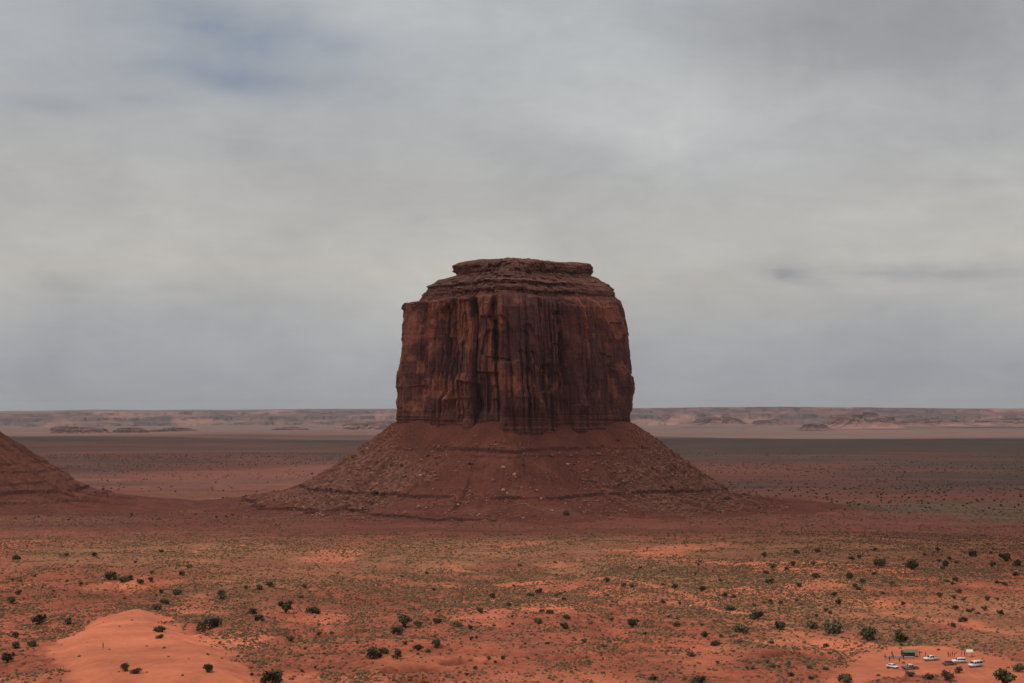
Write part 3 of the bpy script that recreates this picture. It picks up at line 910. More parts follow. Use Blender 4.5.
GB = 'boulders on the slopes below the butte'
for a in [
        (566, 515, 8, 'large dark boulder alone on the red apron below the butte, right of centre', M_ROCK_DARK, 0.9),
        (503, 468, 6, 'pale boulder on the middle slope just below the upper dark ledge, upper of two', M_ROCK_PALE),
        (514, 476, 6, 'pale slanting boulder on the middle slope, lower right of another pale one', M_ROCK_PALE),
        (541, 499, 4, 'small pale block sitting on the lower dark ledge at the centre', M_ROCK_PALE),
        (552, 511, 4, 'small pale boulder left of the large dark boulder on the apron', M_ROCK_PALE),
        (584, 513, 4, 'small pale boulder right of the large dark boulder on the apron', M_ROCK_PALE),
        (503, 491, 5, 'pale boulder just above the lower dark ledge left of centre', M_ROCK_PALE),
        (507, 494, 4, 'small pale stone touching the right of a pale boulder above the lower ledge', M_ROCK_PALE),
        (470, 492, 4, 'grey stone, left of a pair above the lower ledge', M_ROCK),
        (476, 492, 4, 'grey stone, right of a pair above the lower ledge', M_ROCK),
        (458, 506, 5, 'pale boulder under the lower ledge at the left of the front face', M_ROCK_PALE),
        (419, 507, 5, 'pale broken boulder under the lower ledge, near the slope foot on the left', M_ROCK_PALE),
        (426, 509, 4, 'small pale stone beside a broken boulder under the lower ledge on the left', M_ROCK_PALE),
        (372, 504, 5, 'dark boulder under the lower ledge at the left flank', M_ROCK_DARK),
        (602, 446, 5, 'dark slab high on the right slope close under the cliff', M_ROCK_DARK),
        (598, 455, 7, 'long reddish slab below a dark slab high on the right slope', M_ROCK),
        (618, 441, 5, 'dark boulder at the right top of the talus under the cliff corner', M_ROCK_DARK),
        (331, 481, 6, 'brown block on the left skyline foot of the talus', M_ROCK),
        (362, 452, 4, 'dark stone standing on the left skyline of the talus, half way up', M_ROCK_DARK),
        (312, 474, 4, 'dark slab lying on the lower left skyline of the talus', M_ROCK_DARK),
        (727, 499, 6, 'dark boulder at the end of the right foot of the talus', M_ROCK_DARK),
        (743, 495, 6, 'flat dark slab on the right foot skyline of the talus', M_ROCK_DARK, 0.35),
        (626, 501, 5, 'brown boulder at the lower right slope above the ledge', M_ROCK),
        (107, 481, 3, 'dark block perched on the right end of the left edge slope', M_ROCK_DARK),
        (103, 489, 3, 'small dark stone at the foot of the left edge slope', M_ROCK_DARK),
        (990, 497, 5, 'pale grey rock out on the dark plain near the right edge', M_ROCK_PALE, 0.4),
        (669, 616.6, 3.2, 'small white rock in the scrub right of centre, lower left of two', M_ROCK_WHITE, 0.9),
        (691, 606.8, 3.2, 'small white rock in the scrub right of centre beside the dirt track', M_ROCK_WHITE, 0.9)]:
    add_boulder(a[0], a[1], a[2], a[3], a[4] if len(a) > 4 else None, a[5] if len(a) > 5 else 0.75, GB if a[1] < 530 else None)
rg = random.Random(3)
ZB = {'l': 'brown boulder among the rubble on the left flank of the talus', 'r': 'brown boulder among the rubble on the right flank of the talus', 'c': 'small reddish boulder on the front of the talus between the dark ledges'}
for k in range(110):
    z_ = 'l' if k < 42 else ('r' if k < 90 else 'c')
    if z_ == 'l':
        py = rg.uniform(447, 497); px = rg.uniform(405 - (py - 430) * 1.25, 450)
    elif z_ == 'r':
        py = rg.uniform(440, 503); px = rg.uniform(600, 628 + (py - 430) * 1.35)
    else:
        px = rg.uniform(455, 595); py = rg.uniform(458, 492)
    add_boulder(px, py, rg.choice([1.8, 2.2, 2.8, 3.6, 5.2]), ZB[z_], rg.choice([M_ROCK, M_ROCK, M_ROCK, M_ROCK_DARK]), rg.uniform(.5, .9), GB)

# loose stones nobody could count
n = 15000
th = RNG.uniform(-1.95, 1.95, n * 3); r = RNG.uniform(150, 345, n * 3)
s_ = th * 200
fl = sstep(0.3, 0.8, np.abs(np.sin(th)))
keep = RNG.random(n * 3) < np.clip(0.04 + 0.9 * fl * (1 - sstep(270, 330, r)) * sstep(-0.25, 0.3, fbm(s_ / 30, r / 60, 4, 119)) + 0.9 * sstep(0.12, 0.4, fbm(s_ / 22, r / 16, 4, 114)) * sstep(150, 175, r), 0, 1)
th, r = th[keep][:n], r[keep][:n]
n = len(th)
sx = AXIS[0] + r * np.sin(th); sy = AXIS[1] - r * np.cos(th)
sz = np.maximum(talus_z(sx, sy), H(sx, sy))
size = 0.35 + 0.55 * RNG.random(n) ** 2.5 * 3.2
tv = boulder_shape(IV1, 400)
rot = RNG.uniform(0, 6.28, n)
ca, sa = np.cos(rot), np.sin(rot)
Vx = tv[None, :, 0] * ca[:, None] - tv[None, :, 1] * sa[:, None]; Vy = tv[None, :, 0] * sa[:, None] + tv[None, :, 1] * ca[:, None]
sc_ = np.stack([size * RNG.uniform(.7, 1.3, n), size * RNG.uniform(.7, 1.3, n), size * RNG.uniform(.5, 1.0, n)], -1)
V = np.stack([Vx * sc_[:, 0:1] + sx[:, None], Vy * sc_[:, 1:2] + sy[:, None], tv[None, :, 2] * sc_[:, 2:3] + (sz + size * .25)[:, None]], -1)
pal = np.array([[0.22, 0.095, 0.065], [0.30, 0.15, 0.105], [0.15, 0.062, 0.046], [0.26, 0.09, 0.06], [0.40, 0.24, 0.18]])
cc = pal[RNG.choice(5, n, p=[.42, .09, .26, .215, .015])] * RNG.uniform(.8, 1.2, (n, 1))
scree = mesh_np('scree', V.reshape(-1, 3), (IF1[None] + (np.arange(n) * len(tv))[:, None, None]).reshape(-1, 3), M_SCREE, smooth=False, cols=np.repeat(cc, len(tv), 0))
tag(scree, 'loose stones strewn over the talus of the big butte', 'scree', kind='stuff')

# ------------------------------------------------------------------ sagebrush and grass tufts
def tufts():
    N0 = 520000
    a = RNG.uniform(-0.37, 0.37, N0)
    r = np.sqrt(np.concatenate([np.sort(RNG.uniform(425.0, 980.0, N0 * 34 // 100) ** 2), RNG.uniform(425.0 ** 2, 1450.0 ** 2, N0 * 40 // 100), RNG.uniform(1200.0 ** 2, 2150.0 ** 2, N0 - N0 * 34 // 100 - N0 * 40 // 100)]))
    x = r * np.sin(a); y = r * np.cos(a)
    m = masks(x, y)
    nn = fbm(x / 17, y / 27, 5, 161, 0.62); n2 = fbm(x / 110, y / 190, 5, 163, 0.6)
    p = (1 - 0.30 * (1 - sstep(500, 700, r))) * (0.14 + 0.80 * sstep(-0.28, 0.32, nn + 0.7 * n2)) * (1 - 0.985 * np.clip(m[0] * 1.15, 0, 1)) * (1 - 0.45 * sstep(800, 1350, r)) * (1 - 0.45 * sstep(1500, 1900, r)) * (np.hypot(x - AXIS[0], y - AXIS[1]) > 300) * (np.hypot(x - AXIS2[0], y - AXIS2[1]) > 300)
    keep = RNG.random(N0) < p * 0.95
    x, y, r = x[keep], y[keep], r[keep]
    n = len(x)
    z = H(x, y, tuple(q[keep] for q in m))
    sz = (0.22 + 0.62 * RNG.random(n) ** 2.4) * (1 + 0.35 * sstep(700, 1300, r) + 0.5 * sstep(1400, 1900, r))
    K = 6
    ang = np.linspace(0, 2 * PI, K, endpoint=False)[None] + RNG.uniform(0, 1, (n, 1))
    rad = sz[:, None] * RNG.uniform(0.65, 1.25, (n, K))
    rx = x[:, None] + rad * np.cos(ang); ry = y[:, None] + rad * np.sin(ang); rz = np.repeat((z - 0.12)[:, None], K, 1)
    q = 0.62
    mx_ = x[:, None] + rad * q * np.cos(ang + .4); my_ = y[:, None] + rad * q * np.sin(ang + .4)
    mz = z[:, None] + sz[:, None] * RNG.uniform(0.35, 0.7, (n, K))
    tp = np.stack([x, y, z + sz * RNG.uniform(0.6, 0.95, n)], -1)[:, None]
    V = np.concatenate([np.stack([rx, ry, rz], -1), np.stack([mx_, my_, mz], -1), tp], 1)
    f = []
    for k in range(K):
        k2 = (k + 1) % K
        f += [[k, k2, K + k], [k2, K + k2, K + k], [K + k, K + k2, 2 * K]]
    f = np.array(f)
    Fc = (f[None] + (np.arange(n) * (2 * K + 1))[:, None, None]).reshape(-1, 3)
    pal = np.array([[0.092, 0.054, 0.029], [0.115, 0.066, 0.035], [0.175, 0.092, 0.048], [0.066, 0.044, 0.025], [0.225, 0.118, 0.062], [0.120, 0.056, 0.036]])
    cc = pal[RNG.choice(6, n, p=[.26, .22, .18, .16, .08, .10])] * RNG.uniform(.8, 1.2, (n, 1))
    o = mesh_np('sagebrush', V.reshape(-1, 3), Fc, M_TUFT, smooth=False, cols=np.repeat(cc, 2 * K + 1, 0))
    tag(o, 'low olive sagebrush and dry grass tufts covering the red flats', 'sagebrush', kind='stuff')


tufts()

def plain_brush():
    n = 14000
    a = RNG.uniform(-0.36, 0.36, n); r = np.sqrt(RNG.uniform(2100.0 ** 2, 6500.0 ** 2, n))
    x = r * np.sin(a); y = r * np.cos(a)
    keep = RNG.random(n) < np.clip(0.55 + 1.4 * fbm(x / 500, y / 600, 4, 171), 0.05, 1)
    x, y = x[keep], y[keep]; n = len(x)
    z = H(x, y); sz = RNG.uniform(0.8, 2.2, n)
    v = IV1 * np.array([1, 1, 0.8])
    V = v[None] * (sz[:, None] * RNG.uniform(.7, 1.25, (n, len(v))))[:, :, None] + np.stack([x, y, z + .4 * sz], -1)[:, None]
    pal = np.array([[0.050, 0.042, 0.027], [0.066, 0.052, 0.034], [0.04, 0.034, 0.023]])
    cc = pal[RNG.integers(0, 3, n)]
    o = mesh_np('scrub', V.reshape(-1, 3), (IF1[None] + (np.arange(n) * len(v))[:, None, None]).reshape(-1, 3), M_TUFT, smooth=False, cols=np.repeat(cc, len(v), 0))
    tag(o, 'dark scrub dotting the wide plain behind the buttes', 'scrub', kind='stuff')


plain_brush()

# ------------------------------------------------------------------ junipers and bushes
def leaf_cloud(lobes, n, size, pal, rng):
    """small leaf clumps spread through the lobes' volume"""
    vol = np.array([l[3] ** 3 for l in lobes]) ** 0.8
    pick = rng.choice(len(lobes), n, p=vol / vol.sum())
    L = np.array(lobes)[pick]
    d = rng.normal(size=(n, 3)); d /= np.linalg.norm(d, axis=1)[:, None]
    rr = rng.random(n) ** 0.42
    c = L[:, :3] + d * (L[:, 3] * rr * (1 + 0.25 * rng.normal(size=n)))[:, None] * np.array([1, 1, 0.8])
    c[:, 2] = np.maximum(c[:, 2], 0.08)
    u = rng.normal(size=(n, 3)); u /= np.linalg.norm(u, axis=1)[:, None]
    v = np.cross(u, rng.normal(size=(n, 3))); v /= np.linalg.norm(v, axis=1)[:, None]
    s = size * rng.uniform(.6, 1.5, (n, 1))
    V = np.stack([c - u * s, c + v * s * .8, c + u * s, c - v * s * .8], 1).reshape(-1, 3)
    Fc = np.arange(n * 4).reshape(-1, 4)
    pal = np.array(pal)
    lobe_tint = rng.uniform(.75, 1.3, len(lobes))[pick]
    cc = pal[rng.integers(0, len(pal), n)] * (rng.uniform(.75, 1.3, n) * lobe_tint)[:, None]
    return V, Fc, np.repeat(cc, 4, 0)


def tube(bm, pts, rads, seg=6):
    rings = []
    for i, p in enumerate(pts):
        p = Vector(p)
        d = (Vector(pts[min(i + 1, len(pts) - 1)]) - Vector(pts[max(i - 1, 0)])).normalized()
        q = d.to_track_quat('Z', 'Y')
        rings.append([bm.verts.new(p + q @ Vector((math.cos(k * 2 * PI / seg) * rads[i], math.sin(k * 2 * PI / seg) * rads[i], 0))) for k in range(seg)])
    for a, b in zip(rings, rings[1:]):
        for k in range(seg):
            bm.faces.new((a[k], a[(k + 1) % seg], b[(k + 1) % seg], b[k]))
    bm.faces.new(rings[0][::-1]); bm.faces.new(rings[-1])


PAL = {'j': [(0.058, 0.050, 0.026), (0.070, 0.058, 0.030), (0.044, 0.038, 0.021), (0.088, 0.070, 0.038)],
       'o': [(0.090, 0.078, 0.038), (0.108, 0.090, 0.045), (0.072, 0.064, 0.032), (0.13, 0.102, 0.056)],
       'g': [(0.13, 0.11, 0.075), (0.10, 0.09, 0.06), (0.16, 0.13, 0.09), (0.085, 0.07, 0.05)],
       'r': [(0.11, 0.066, 0.046), (0.085, 0.055, 0.04), (0.15, 0.09, 0.062), (0.07, 0.05, 0.036)]}
KIND_NAME = {'j': 'juniper', 'o': 'juniper', 'g': 'desert_shrub', 'r': 'dry_bush'}


def make_shrub(kind, seed, spread):
    """unit shrub: 1 m half width; spread = height over half width"""
    rng = np.random.default_rng(seed)
    root = empty(KIND_NAME[kind])
    lobes = []
    for k in range(int(rng.integers(6, 10))):
        a = rng.uniform(0, 6.28); q = rng.uniform(0.1, 0.68)
        lobes.append((q * math.cos(a), q * math.sin(a), rng.uniform(0.28, 0.75) * spread, rng.uniform(0.22, 0.42)))
    lobes.append((0, 0, spread * 0.6, 0.45))
    V, Fc, C = leaf_cloud(lobes, 900 if kind in 'jo' else 520, 0.085, PAL[kind], rng)
    mesh_np('crown', V, Fc, M_LEAF, root, smooth=False, cols=C)
    bm = bmesh.new()
    tube(bm, [(0, 0, -0.15), (0.03, 0.02, 0.2 * spread), (0.0, 0.05, 0.5 * spread)], [0.085, 0.065, 0.035])
    for l in lobes[:5]:
        tube(bm, [(0.01, 0.01, 0.05), (l[0] * .5, l[1] * .5, l[2] * .5), (l[0], l[1], l[2])], [0.05, 0.034, 0.015], 5)
    bm_obj('trunk', bm, M_BARK, root)
    return root


SHRUBS = {(k, sp): [make_shrub(k, 500 + 31 * i + ord(k) + (7 if sp == 'low' else 0), 1.45 if sp == 'tall' else (0.72 if sp == 'low' else 1.1)) for i in range(4)]
          for k in 'jogr' for sp in ('tall', 'low', 'mid')}
SHRUB_PROTOS = [p for v in SHRUBS.values() for p in v]
used_protos = set()


def add_shrub(px, py, wpx, kind, sp, label, group):
    """stands where the photo shows it: (px, py) is the middle of the crown"""
    h = {'tall': 1.45, 'low': .72, 'mid': 1.1}[sp] * wpx / 2
    p = hit(px, py + h * 0.5, H, 400, 2600)
    root = copy_tree(random.choice(SHRUBS[(kind, sp)]))
    s = wpx * math.hypot(p[0], p[1]) / F / 2 * 1.16
    root.location = (p[0], p[1] + s * .5, float(H(np.array([p[0]]), np.array([p[1] + s * .5]))[0]) - 0.05)
    root.scale = (s, s, s)
    root.rotation_euler = (0, 0, random.uniform(0, 6.28))
    tag(root, label, 'bush' if kind in 'gr' else 'juniper', group)
    return root


G1 = 'junipers and bushes scattered over the red flats'
BIG = [
    (38, 621, 16, 'j', 'mid', 'large dark rounded juniper left of the orange sand mound'),
    (11, 601, 11, 'o', 'mid', 'olive bush near the left edge with a smaller dark bush just behind it'),
    (18, 593, 8, 'j', 'mid', 'small dark bush just behind an olive bush near the left edge'),
    (109, 578, 13, 'j', 'mid', 'leftmost juniper of the row behind the orange sand mound'),
    (123, 581, 12, 'o', 'low', 'olive low juniper second from left in the row behind the sand mound'),
    (130, 578, 7, 'j', 'tall', 'upright dark juniper in the middle of the row behind the sand mound'),
    (140, 582, 8, 'o', 'mid', 'low juniper fourth from left in the row behind the sand mound'),
    (150, 580, 7, 'j', 'mid', 'rightmost dark juniper of the row behind the sand mound'),
    (182, 574, 7, 'j', 'mid', 'lone small juniper to the right of the row behind the sand mound'),
    (94, 555, 6, 'j', 'tall', 'upright dark bush far back on the left flat, well behind the juniper row'),
    (15, 558, 10, 'j', 'low', 'wide low bush far back on the left flat close to the left edge'),
    (164, 602, 9, 'j', 'mid', 'dark bush just past the upper right end of the sand mound'),
    (155, 608, 12, 'o', 'low', 'low spreading bush on the top rim of the sand mound'),
    (175, 593, 12, 'o', 'low', 'olive bush at the left end of the pale sand patch behind the mound'),
    (221, 596, 14, 'g', 'mid', 'grey green bush at the right end of the pale sand patch behind the mound'),
    (252, 612, 10, 'j', 'mid', 'dark bush left of the tall leafy juniper, upper of two'),
    (258, 619, 11, 'j', 'mid', 'dark bush left of the tall leafy juniper, lower of two'),
    (269, 585, 9, 'j', 'mid', 'dark bush behind the tall leafy juniper, right one of two'),
    (259, 588, 8, 'o', 'mid', 'bush behind the tall leafy juniper, left one of two'),
    (208, 625, 22, 'j', 'mid', 'widest dark juniper, right of the sand mound with a bare trunk foot'),
    (159, 630, 13, 'j', 'low', 'flat dark bush growing on the right part of the sand mound'),
    (160, 637, 9, 'r', 'low', 'sparse reddish twiggy bush just in front of the flat dark bush on the mound'),
    (207, 669, 14, 'j', 'mid', 'round dark bush on the lower right foot of the sand mound'),
    (124, 668, 13, 'r', 'mid', 'grey brown dead bush at the lower edge of the sand mound'),
    (136, 672, 12, 'r', 'low', 'low brown brush lying right of the dead bush on the mound'),
    (6, 659, 15, 'j', 'mid', 'big dark bush at the left edge, lowest one there'),
    (14, 636, 8, 'j', 'mid', 'small bush under the large rounded juniper near the left edge'),
    (16, 646, 10, 'j', 'mid', 'dark bush above the lowest big bush at the left edge'),
    (32, 645, 12, 'o', 'low', 'olive spreading bush on the left rim of the sand mound'),
    (67, 622, 11, 'g', 'mid', 'grey green bush at the upper left rim of the sand mound'),
    (285.5, 608, 16, 'j', 'tall', 'tall leafy juniper with a narrow foot, left of centre'),
    (313.5, 611, 14, 'j', 'low', 'very dark flat topped juniper right of the tall leafy one'),
    (290, 639, 9, 'o', 'mid', 'lone olive bush in the scrub below the tall leafy juniper'),
    (272, 680, 24, 'j', 'mid', 'big dark bush cut by the bottom edge left of centre'),
    (404, 622, 17, 'o', 'tall', 'big green juniper at the top of the central clump'),
    (398, 632, 13, 'j', 'mid', 'dark bush at the lower foot of the big green juniper in the central clump'),
    (418, 625, 11, 'o', 'mid', 'olive bush touching the right of the big green juniper in the central clump'),
    (437, 622, 10, 'j', 'mid', 'round dark bush right of the central clump'),
    (458, 625, 11, 'o', 'low', 'pale olive bush, left neighbour of a dark upright bush right of the clump'),
    (470, 628, 7, 'j', 'tall', 'upright dark bush at the right end of the row beside the central clump'),
    (373, 655, 18, 'j', 'mid', 'large dark juniper above the gully banks, left of three'),
    (382, 652, 12, 'j', 'low', 'low dark bush joined to the right of the large juniper above the gully'),
    (397, 655, 12, 'j', 'tall', 'upright dark bush alone above the gully banks'),
    (418, 648, 11, 'j', 'mid', 'dark bush in front of the central clump, left of a pale grey bush'),
    (437, 645, 12, 'o', 'mid', 'green bush in front of the central clump, right of a pale grey bush'),
    (428, 651, 9, 'g', 'low', 'pale grey low bush between two green ones in front of the central clump'),
    (492, 596, 9, 'j', 'mid', 'dark bush above the bare red slope at the centre'),
    (480, 611, 9, 'o', 'mid', 'olive bush on the bare red slope at the centre, with a grey patch beside it'),
    (503, 658, 6, 'j', 'mid', 'small dark bush at the right end of the right gully bank'),
    (539, 592, 9, 'j', 'mid', 'dark bush right of centre touching a paler low bush'),
    (530, 595, 9, 'o', 'low', 'pale low bush right of centre touching a dark bush'),
    (607, 580, 7, 'o', 'tall', 'small olive bush on the far flat left of the dirt track start'),
    (624, 585, 6, 'j', 'mid', 'small dark bush on the far flat beside the dirt track start'),
    (675, 587, 8, 'j', 'mid', 'dark bush on the upper side of the dirt track right of centre'),
    (703, 589, 8, 'j', 'tall', 'upright dark bush above the bend of the dirt track'),
    (725, 595, 7, 'j', 'mid', 'dark bush right of the bend of the dirt track, left of a pair'),
    (733.6, 596.5, 6, 'j', 'mid', 'dark bush right of the bend of the dirt track, right of a pair'),
    (730.5, 609, 11, 'j', 'low', 'low dark bush on the lower side of the dirt track'),
    (550, 612, 8, 'o', 'mid', 'olive bush in the middle scrub, right of a smaller one'),
    (542, 611, 6, 'o', 'mid', 'smaller olive bush left of another in the middle scrub'),
    (567, 617.6, 8, 'j', 'low', 'low dark bush behind the round dark bush in the middle scrub'),
    (539, 622, 12, 'o', 'low', 'bright green spreading bush in the middle scrub'),
    (565, 626.5, 10, 'j', 'mid', 'round dark bush in the middle scrub right of the bright green one'),
    (633, 623.5, 13, 'j', 'mid', 'large dark bush in the scrub left of the lower white rock'),
    (676.5, 624.5, 9, 'o', 'mid', 'olive bush just below the lower white rock'),
    (705, 635, 10, 'j', 'mid', 'dark bush near the curved sandy patch, upper left of a lower one'),
    (716, 644, 10, 'j', 'low', 'dark low bush at the upper edge of the curved sandy patch'),
    (741, 630, 17, 'o', 'low', 'wide olive bush between the curved sandy patch and the sandy strip'),
    (757, 616, 14, 'j', 'mid', 'large dark bush at the right end of the dirt track'),
    (584, 641, 7, 'o', 'mid', 'small lone green bush at the lower centre right'),
    (653, 678.5, 8, 'j', 'mid', 'small dark bush close to the bottom edge right of centre'),
    (699, 681, 15, 'j', 'mid', 'dark bush cut by the bottom edge under the curved sandy patch'),
    (692, 655, 10, 'r', 'low', 'brown brush lying on the left side of the curved sandy patch'),
    (782, 626.7, 13, 'j', 'mid', 'dark bush standing on the left of the orange sandy strip at right'),
    (814, 626.7, 16, 'o', 'low', 'low dark olive bush, left of two joined along the orange sandy strip'),
    (833.5, 630.5, 24, 'o', 'low', 'long spreading bush, right of two joined along the orange sandy strip'),
    (871, 635.7, 21, 'o', 'mid', 'broad olive bush between the sandy strip and the parked vehicles'),
    (902, 638, 17, 'j', 'mid', 'bush behind the green canopy of the roadside stall'),
    (902, 645, 5, 'j', 'mid', 'small dark shrub directly behind the green canopy'),
    (963.6, 620, 9, 'j', 'mid', 'dark bush by the upper dirt track on the right'),
    (953, 626, 6, 'j', 'mid', 'small dark bush below the upper dirt track on the right'),
    (960, 670.5, 11, 'r', 'mid', 'reddish brown bush just in front of the white estate car'),
    (947, 677, 16, 'r', 'mid', 'large brown bush in front of the dark sedan at the bottom'),
    (929, 677.5, 12, 'r', 'low', 'low brown bush left of the large brown one at the bottom'),
    (911, 675, 11, 'r', 'low', 'twiggy brown bush in front of the dark green pickup'),
    (1007, 679, 26, 'o', 'mid', 'large brownish green bush at the bottom right corner'),
    (1020, 669, 13, 'o', 'mid', 'olive bush at the right edge above the corner bush'),
    (848, 680, 18, 'o', 'low', 'spreading olive bush at the bottom, left of the parking clearing'),
    (835, 594.5, 7, 'j', 'mid', 'small dark bush right of the flat middle, upper of a pair'),
    (839, 602, 9, 'j', 'mid', 'dark bush right of the flat middle, lower of a pair'),
    (913, 566, 17, 'j', 'mid', 'largest dark juniper on the far right flat'),
    (880, 563.5, 14, 'o', 'mid', 'wide olive juniper left of the largest one on the far right flat'),
    (1007, 558, 13, 'j', 'mid', 'dark juniper on the far right flat near the right edge, upper of two'),
    (1018, 564, 11, 'j', 'mid', 'dark juniper on the far right flat near the right edge, lower of two'),
    (973, 554.5, 9, 'j', 'mid', 'dark bush far back on the right flat, left of the pair at the edge'),
    (850, 576, 11, 'j', 'mid', 'dark bush on the right flat, right one of a level pair'),
    (817, 576, 9, 'j', 'mid', 'dark bush on the right flat, left one of a level pair'),
    (797, 552, 6, 'j', 'tall', 'small upright bush far back just right of the butte apron'),
    (765, 554.5, 7, 'j', 'mid', 'small dark bush far back right of the pale sand ridge'),
]
for a in BIG:
    add_shrub(*a, G1)

rs = random.Random(21)
ZONES = [  # label, count, pixel box, sizes, kinds
    ('tiny dark bush on the scrubby bench in front of the left edge slope', 22, (0, 511, 235, 520), (2.0, 3.2), 'j'),
    ('tiny dark bush on the dark bench at the far right, beyond the red apron', 18, (800, 500, 1024, 514), (2.0, 3.2), 'j'),
    ('small dark bush dotted over the right flat behind the stall and vehicles', 62, (762, 548, 1024, 616), (4, 7.5), 'jjo'),
    ('small bush scattered in the scrub of the middle flat below the butte', 34, (500, 560, 760, 650), (3.5, 6), 'joo'),
    ('small bush scattered in the scrub of the left middle between the mound and centre', 28, (235, 570, 500, 675), (3.5, 6), 'joo'),
    ('small bush scattered over the far left flat behind the sand mound', 20, (0, 550, 235, 600), (3, 5.5), 'jo'),
    ('low brown or olive bush in the rough ground below the sandy strip at right', 16, (715, 640, 850, 682), (5, 9), 'ogr'),
]
for lab, cnt, (x0, y0, x1, y1), (s0, s1), kinds in ZONES:
    k = 0
    while k < cnt:
        px, py = rs.uniform(x0, x1), rs.uniform(y0, y1)
        if any(abs(px - b[0]) < b[2] * .7 + 3 and abs(py - b[1]) < b[2] * .5 + 2 for b in BIG): continue
        hx = hit(px, py, base_z)
        if masks(np.array([hx[0]]), np.array([hx[1]]))[0][0] > 0.5: continue
        kd = rs.choice(kinds)
        add_shrub(px, py, rs.uniform(s0, s1), kd, rs.choice(['mid', 'mid', 'low', 'tall']) if kd != 'r' else 'low', lab, G1)
        k += 1
for p in SHRUB_PROTOS:
    for ch in list(p.children): bpy.data.objects.remove(ch)
    bpy.data.objects.remove(p)
for o in PROTO_ROCK: bpy.data.objects.remove(o)

# ------------------------------------------------------------------ vehicles
def paint(name, rgb):
    m, t = mat_new(name)
    co = t.n('ShaderNodeTexCoord').outputs['Object']
    nz = t.noise(co, 1.5, 4)
    hz = t.n('ShaderNodeSeparateXYZ', {0: co}).outputs[2]
    dust = t.m('MULTIPLY', t.ramp(hz, [(0.3, (1, 1, 1)), (0.9, (0.15, 0.15, 0.15))]), t.ramp(nz, [(0.35, (0.1, 0.1, 0.1)), (0.7, (0.7, 0.7, 0.7))]))
    c = t.mix(dust, (*rgb, 1), (0.42, 0.20, 0.12, 1))
    b = principled(t, c, 0.35, None, 0.5)
    return m


M_GLASS = simple_mat('car_glass', (0.018, 0.022, 0.026), 0.08, 0.6, 0.05)
M_TYRE = simple_mat('tyre_rubber', (0.022, 0.021, 0.020), 0.9, 0.1)
M_RIM = simple_mat('wheel_rim', (0.38, 0.38, 0.39), 0.35, 0.5, metal=0.6)
M_LAMP = simple_mat('headlight_glass', (0.62, 0.63, 0.62), 0.15, 0.6)
M_TAIL = simple_mat('tail_light', (0.30, 0.02, 0.015), 0.25, 0.5)
M_TRIM = simple_mat('dark_trim', (0.03, 0.03, 0.03), 0.6, 0.3)


def extrude_profile(bm, pts, wfn):
    """closed side profile (x, z) across the width; wfn(z) = half width at that height"""
    L = [bm.verts.new((x, wfn(z), z)) for x, z in pts]; R_ = [bm.verts.new((x, -wfn(z), z)) for x, z in pts]
    n = len(pts)
    for i in range(n):
        j = (i + 1) % n
        bm.faces.new((L[i], L[j], R_[j], R_[i]))
    bm.faces.new(L[::-1]); bm.faces.new(R_)


CARS = {
    'sedan': dict(L=4.6, W=0.9, belt=0.92, top=1.45, body=[(-2.25, .35), (2.25, .35), (2.3, .6), (2.2, .8), (1.1, .92), (-1.6, .95), (-2.25, .9), (-2.3, .6)],
                  cab=[(1.1, .90), (.35, 1.42), (-.95, 1.45), (-1.75, .93)], side=[[(.82, .98), (.28, 1.36), (-.25, 1.38), (-.25, .98)], [(-.35, .98), (-.35, 1.38), (-.9, 1.38), (-1.35, .98)]], wx=(1.4, -1.4), wr=.33),
    'suv': dict(L=4.8, W=0.95, belt=1.05, top=1.8, body=[(-2.35, .42), (2.3, .42), (2.38, .75), (2.25, .98), (1.15, 1.08), (-2.3, 1.1), (-2.4, .75)],
                cab=[(1.15, 1.06), (.5, 1.72), (-.4, 1.8), (-2.1, 1.76), (-2.34, 1.08)], side=[[(.85, 1.13), (.42, 1.66), (-.15, 1.7), (-.15, 1.13)], [(-.25, 1.13), (-.25, 1.7), (-1.15, 1.7), (-1.15, 1.13)], [(-1.25, 1.13), (-1.25, 1.69), (-1.95, 1.66), (-2.15, 1.13)]], wx=(1.45, -1.45), wr=.38),
    'pickup': dict(L=5.6, W=0.98, belt=1.05, top=1.82, body=[(-2.8, .5), (2.7, .5), (2.8, .8), (2.65, 1.02), (1.45, 1.1), (-2.8, 1.1)],
                   cab=[(1.4, 1.08), (.75, 1.78), (-.55, 1.82), (-.85, 1.09)], side=[[(1.05, 1.15), (.66, 1.7), (.15, 1.73), (.15, 1.15)], [(.05, 1.15), (.05, 1.73), (-.5, 1.74), (-.68, 1.15)]], wx=(1.75, -1.7), wr=.4),
    'van': dict(L=5.2, W=0.98, belt=1.2, top=2.15, body=[(-2.55, .42), (2.5, .42), (2.6, .8), (2.4, 1.1), (1.9, 1.25), (-2.55, 1.25)],
                cab=[(1.9, 1.22), (1.2, 2.05), (.6, 2.15), (-2.4, 2.13), (-2.56, 1.23)], side=[[(1.6, 1.3), (1.12, 1.95), (.55, 1.98), (.55, 1.3)], [(.4, 1.3), (.4, 1.98), (-.8, 1.98), (-.8, 1.3)], [(-.95, 1.3), (-.95, 1.98), (-2.25, 1.96), (-2.4, 1.3)]], wx=(1.6, -1.6), wr=.36),
}


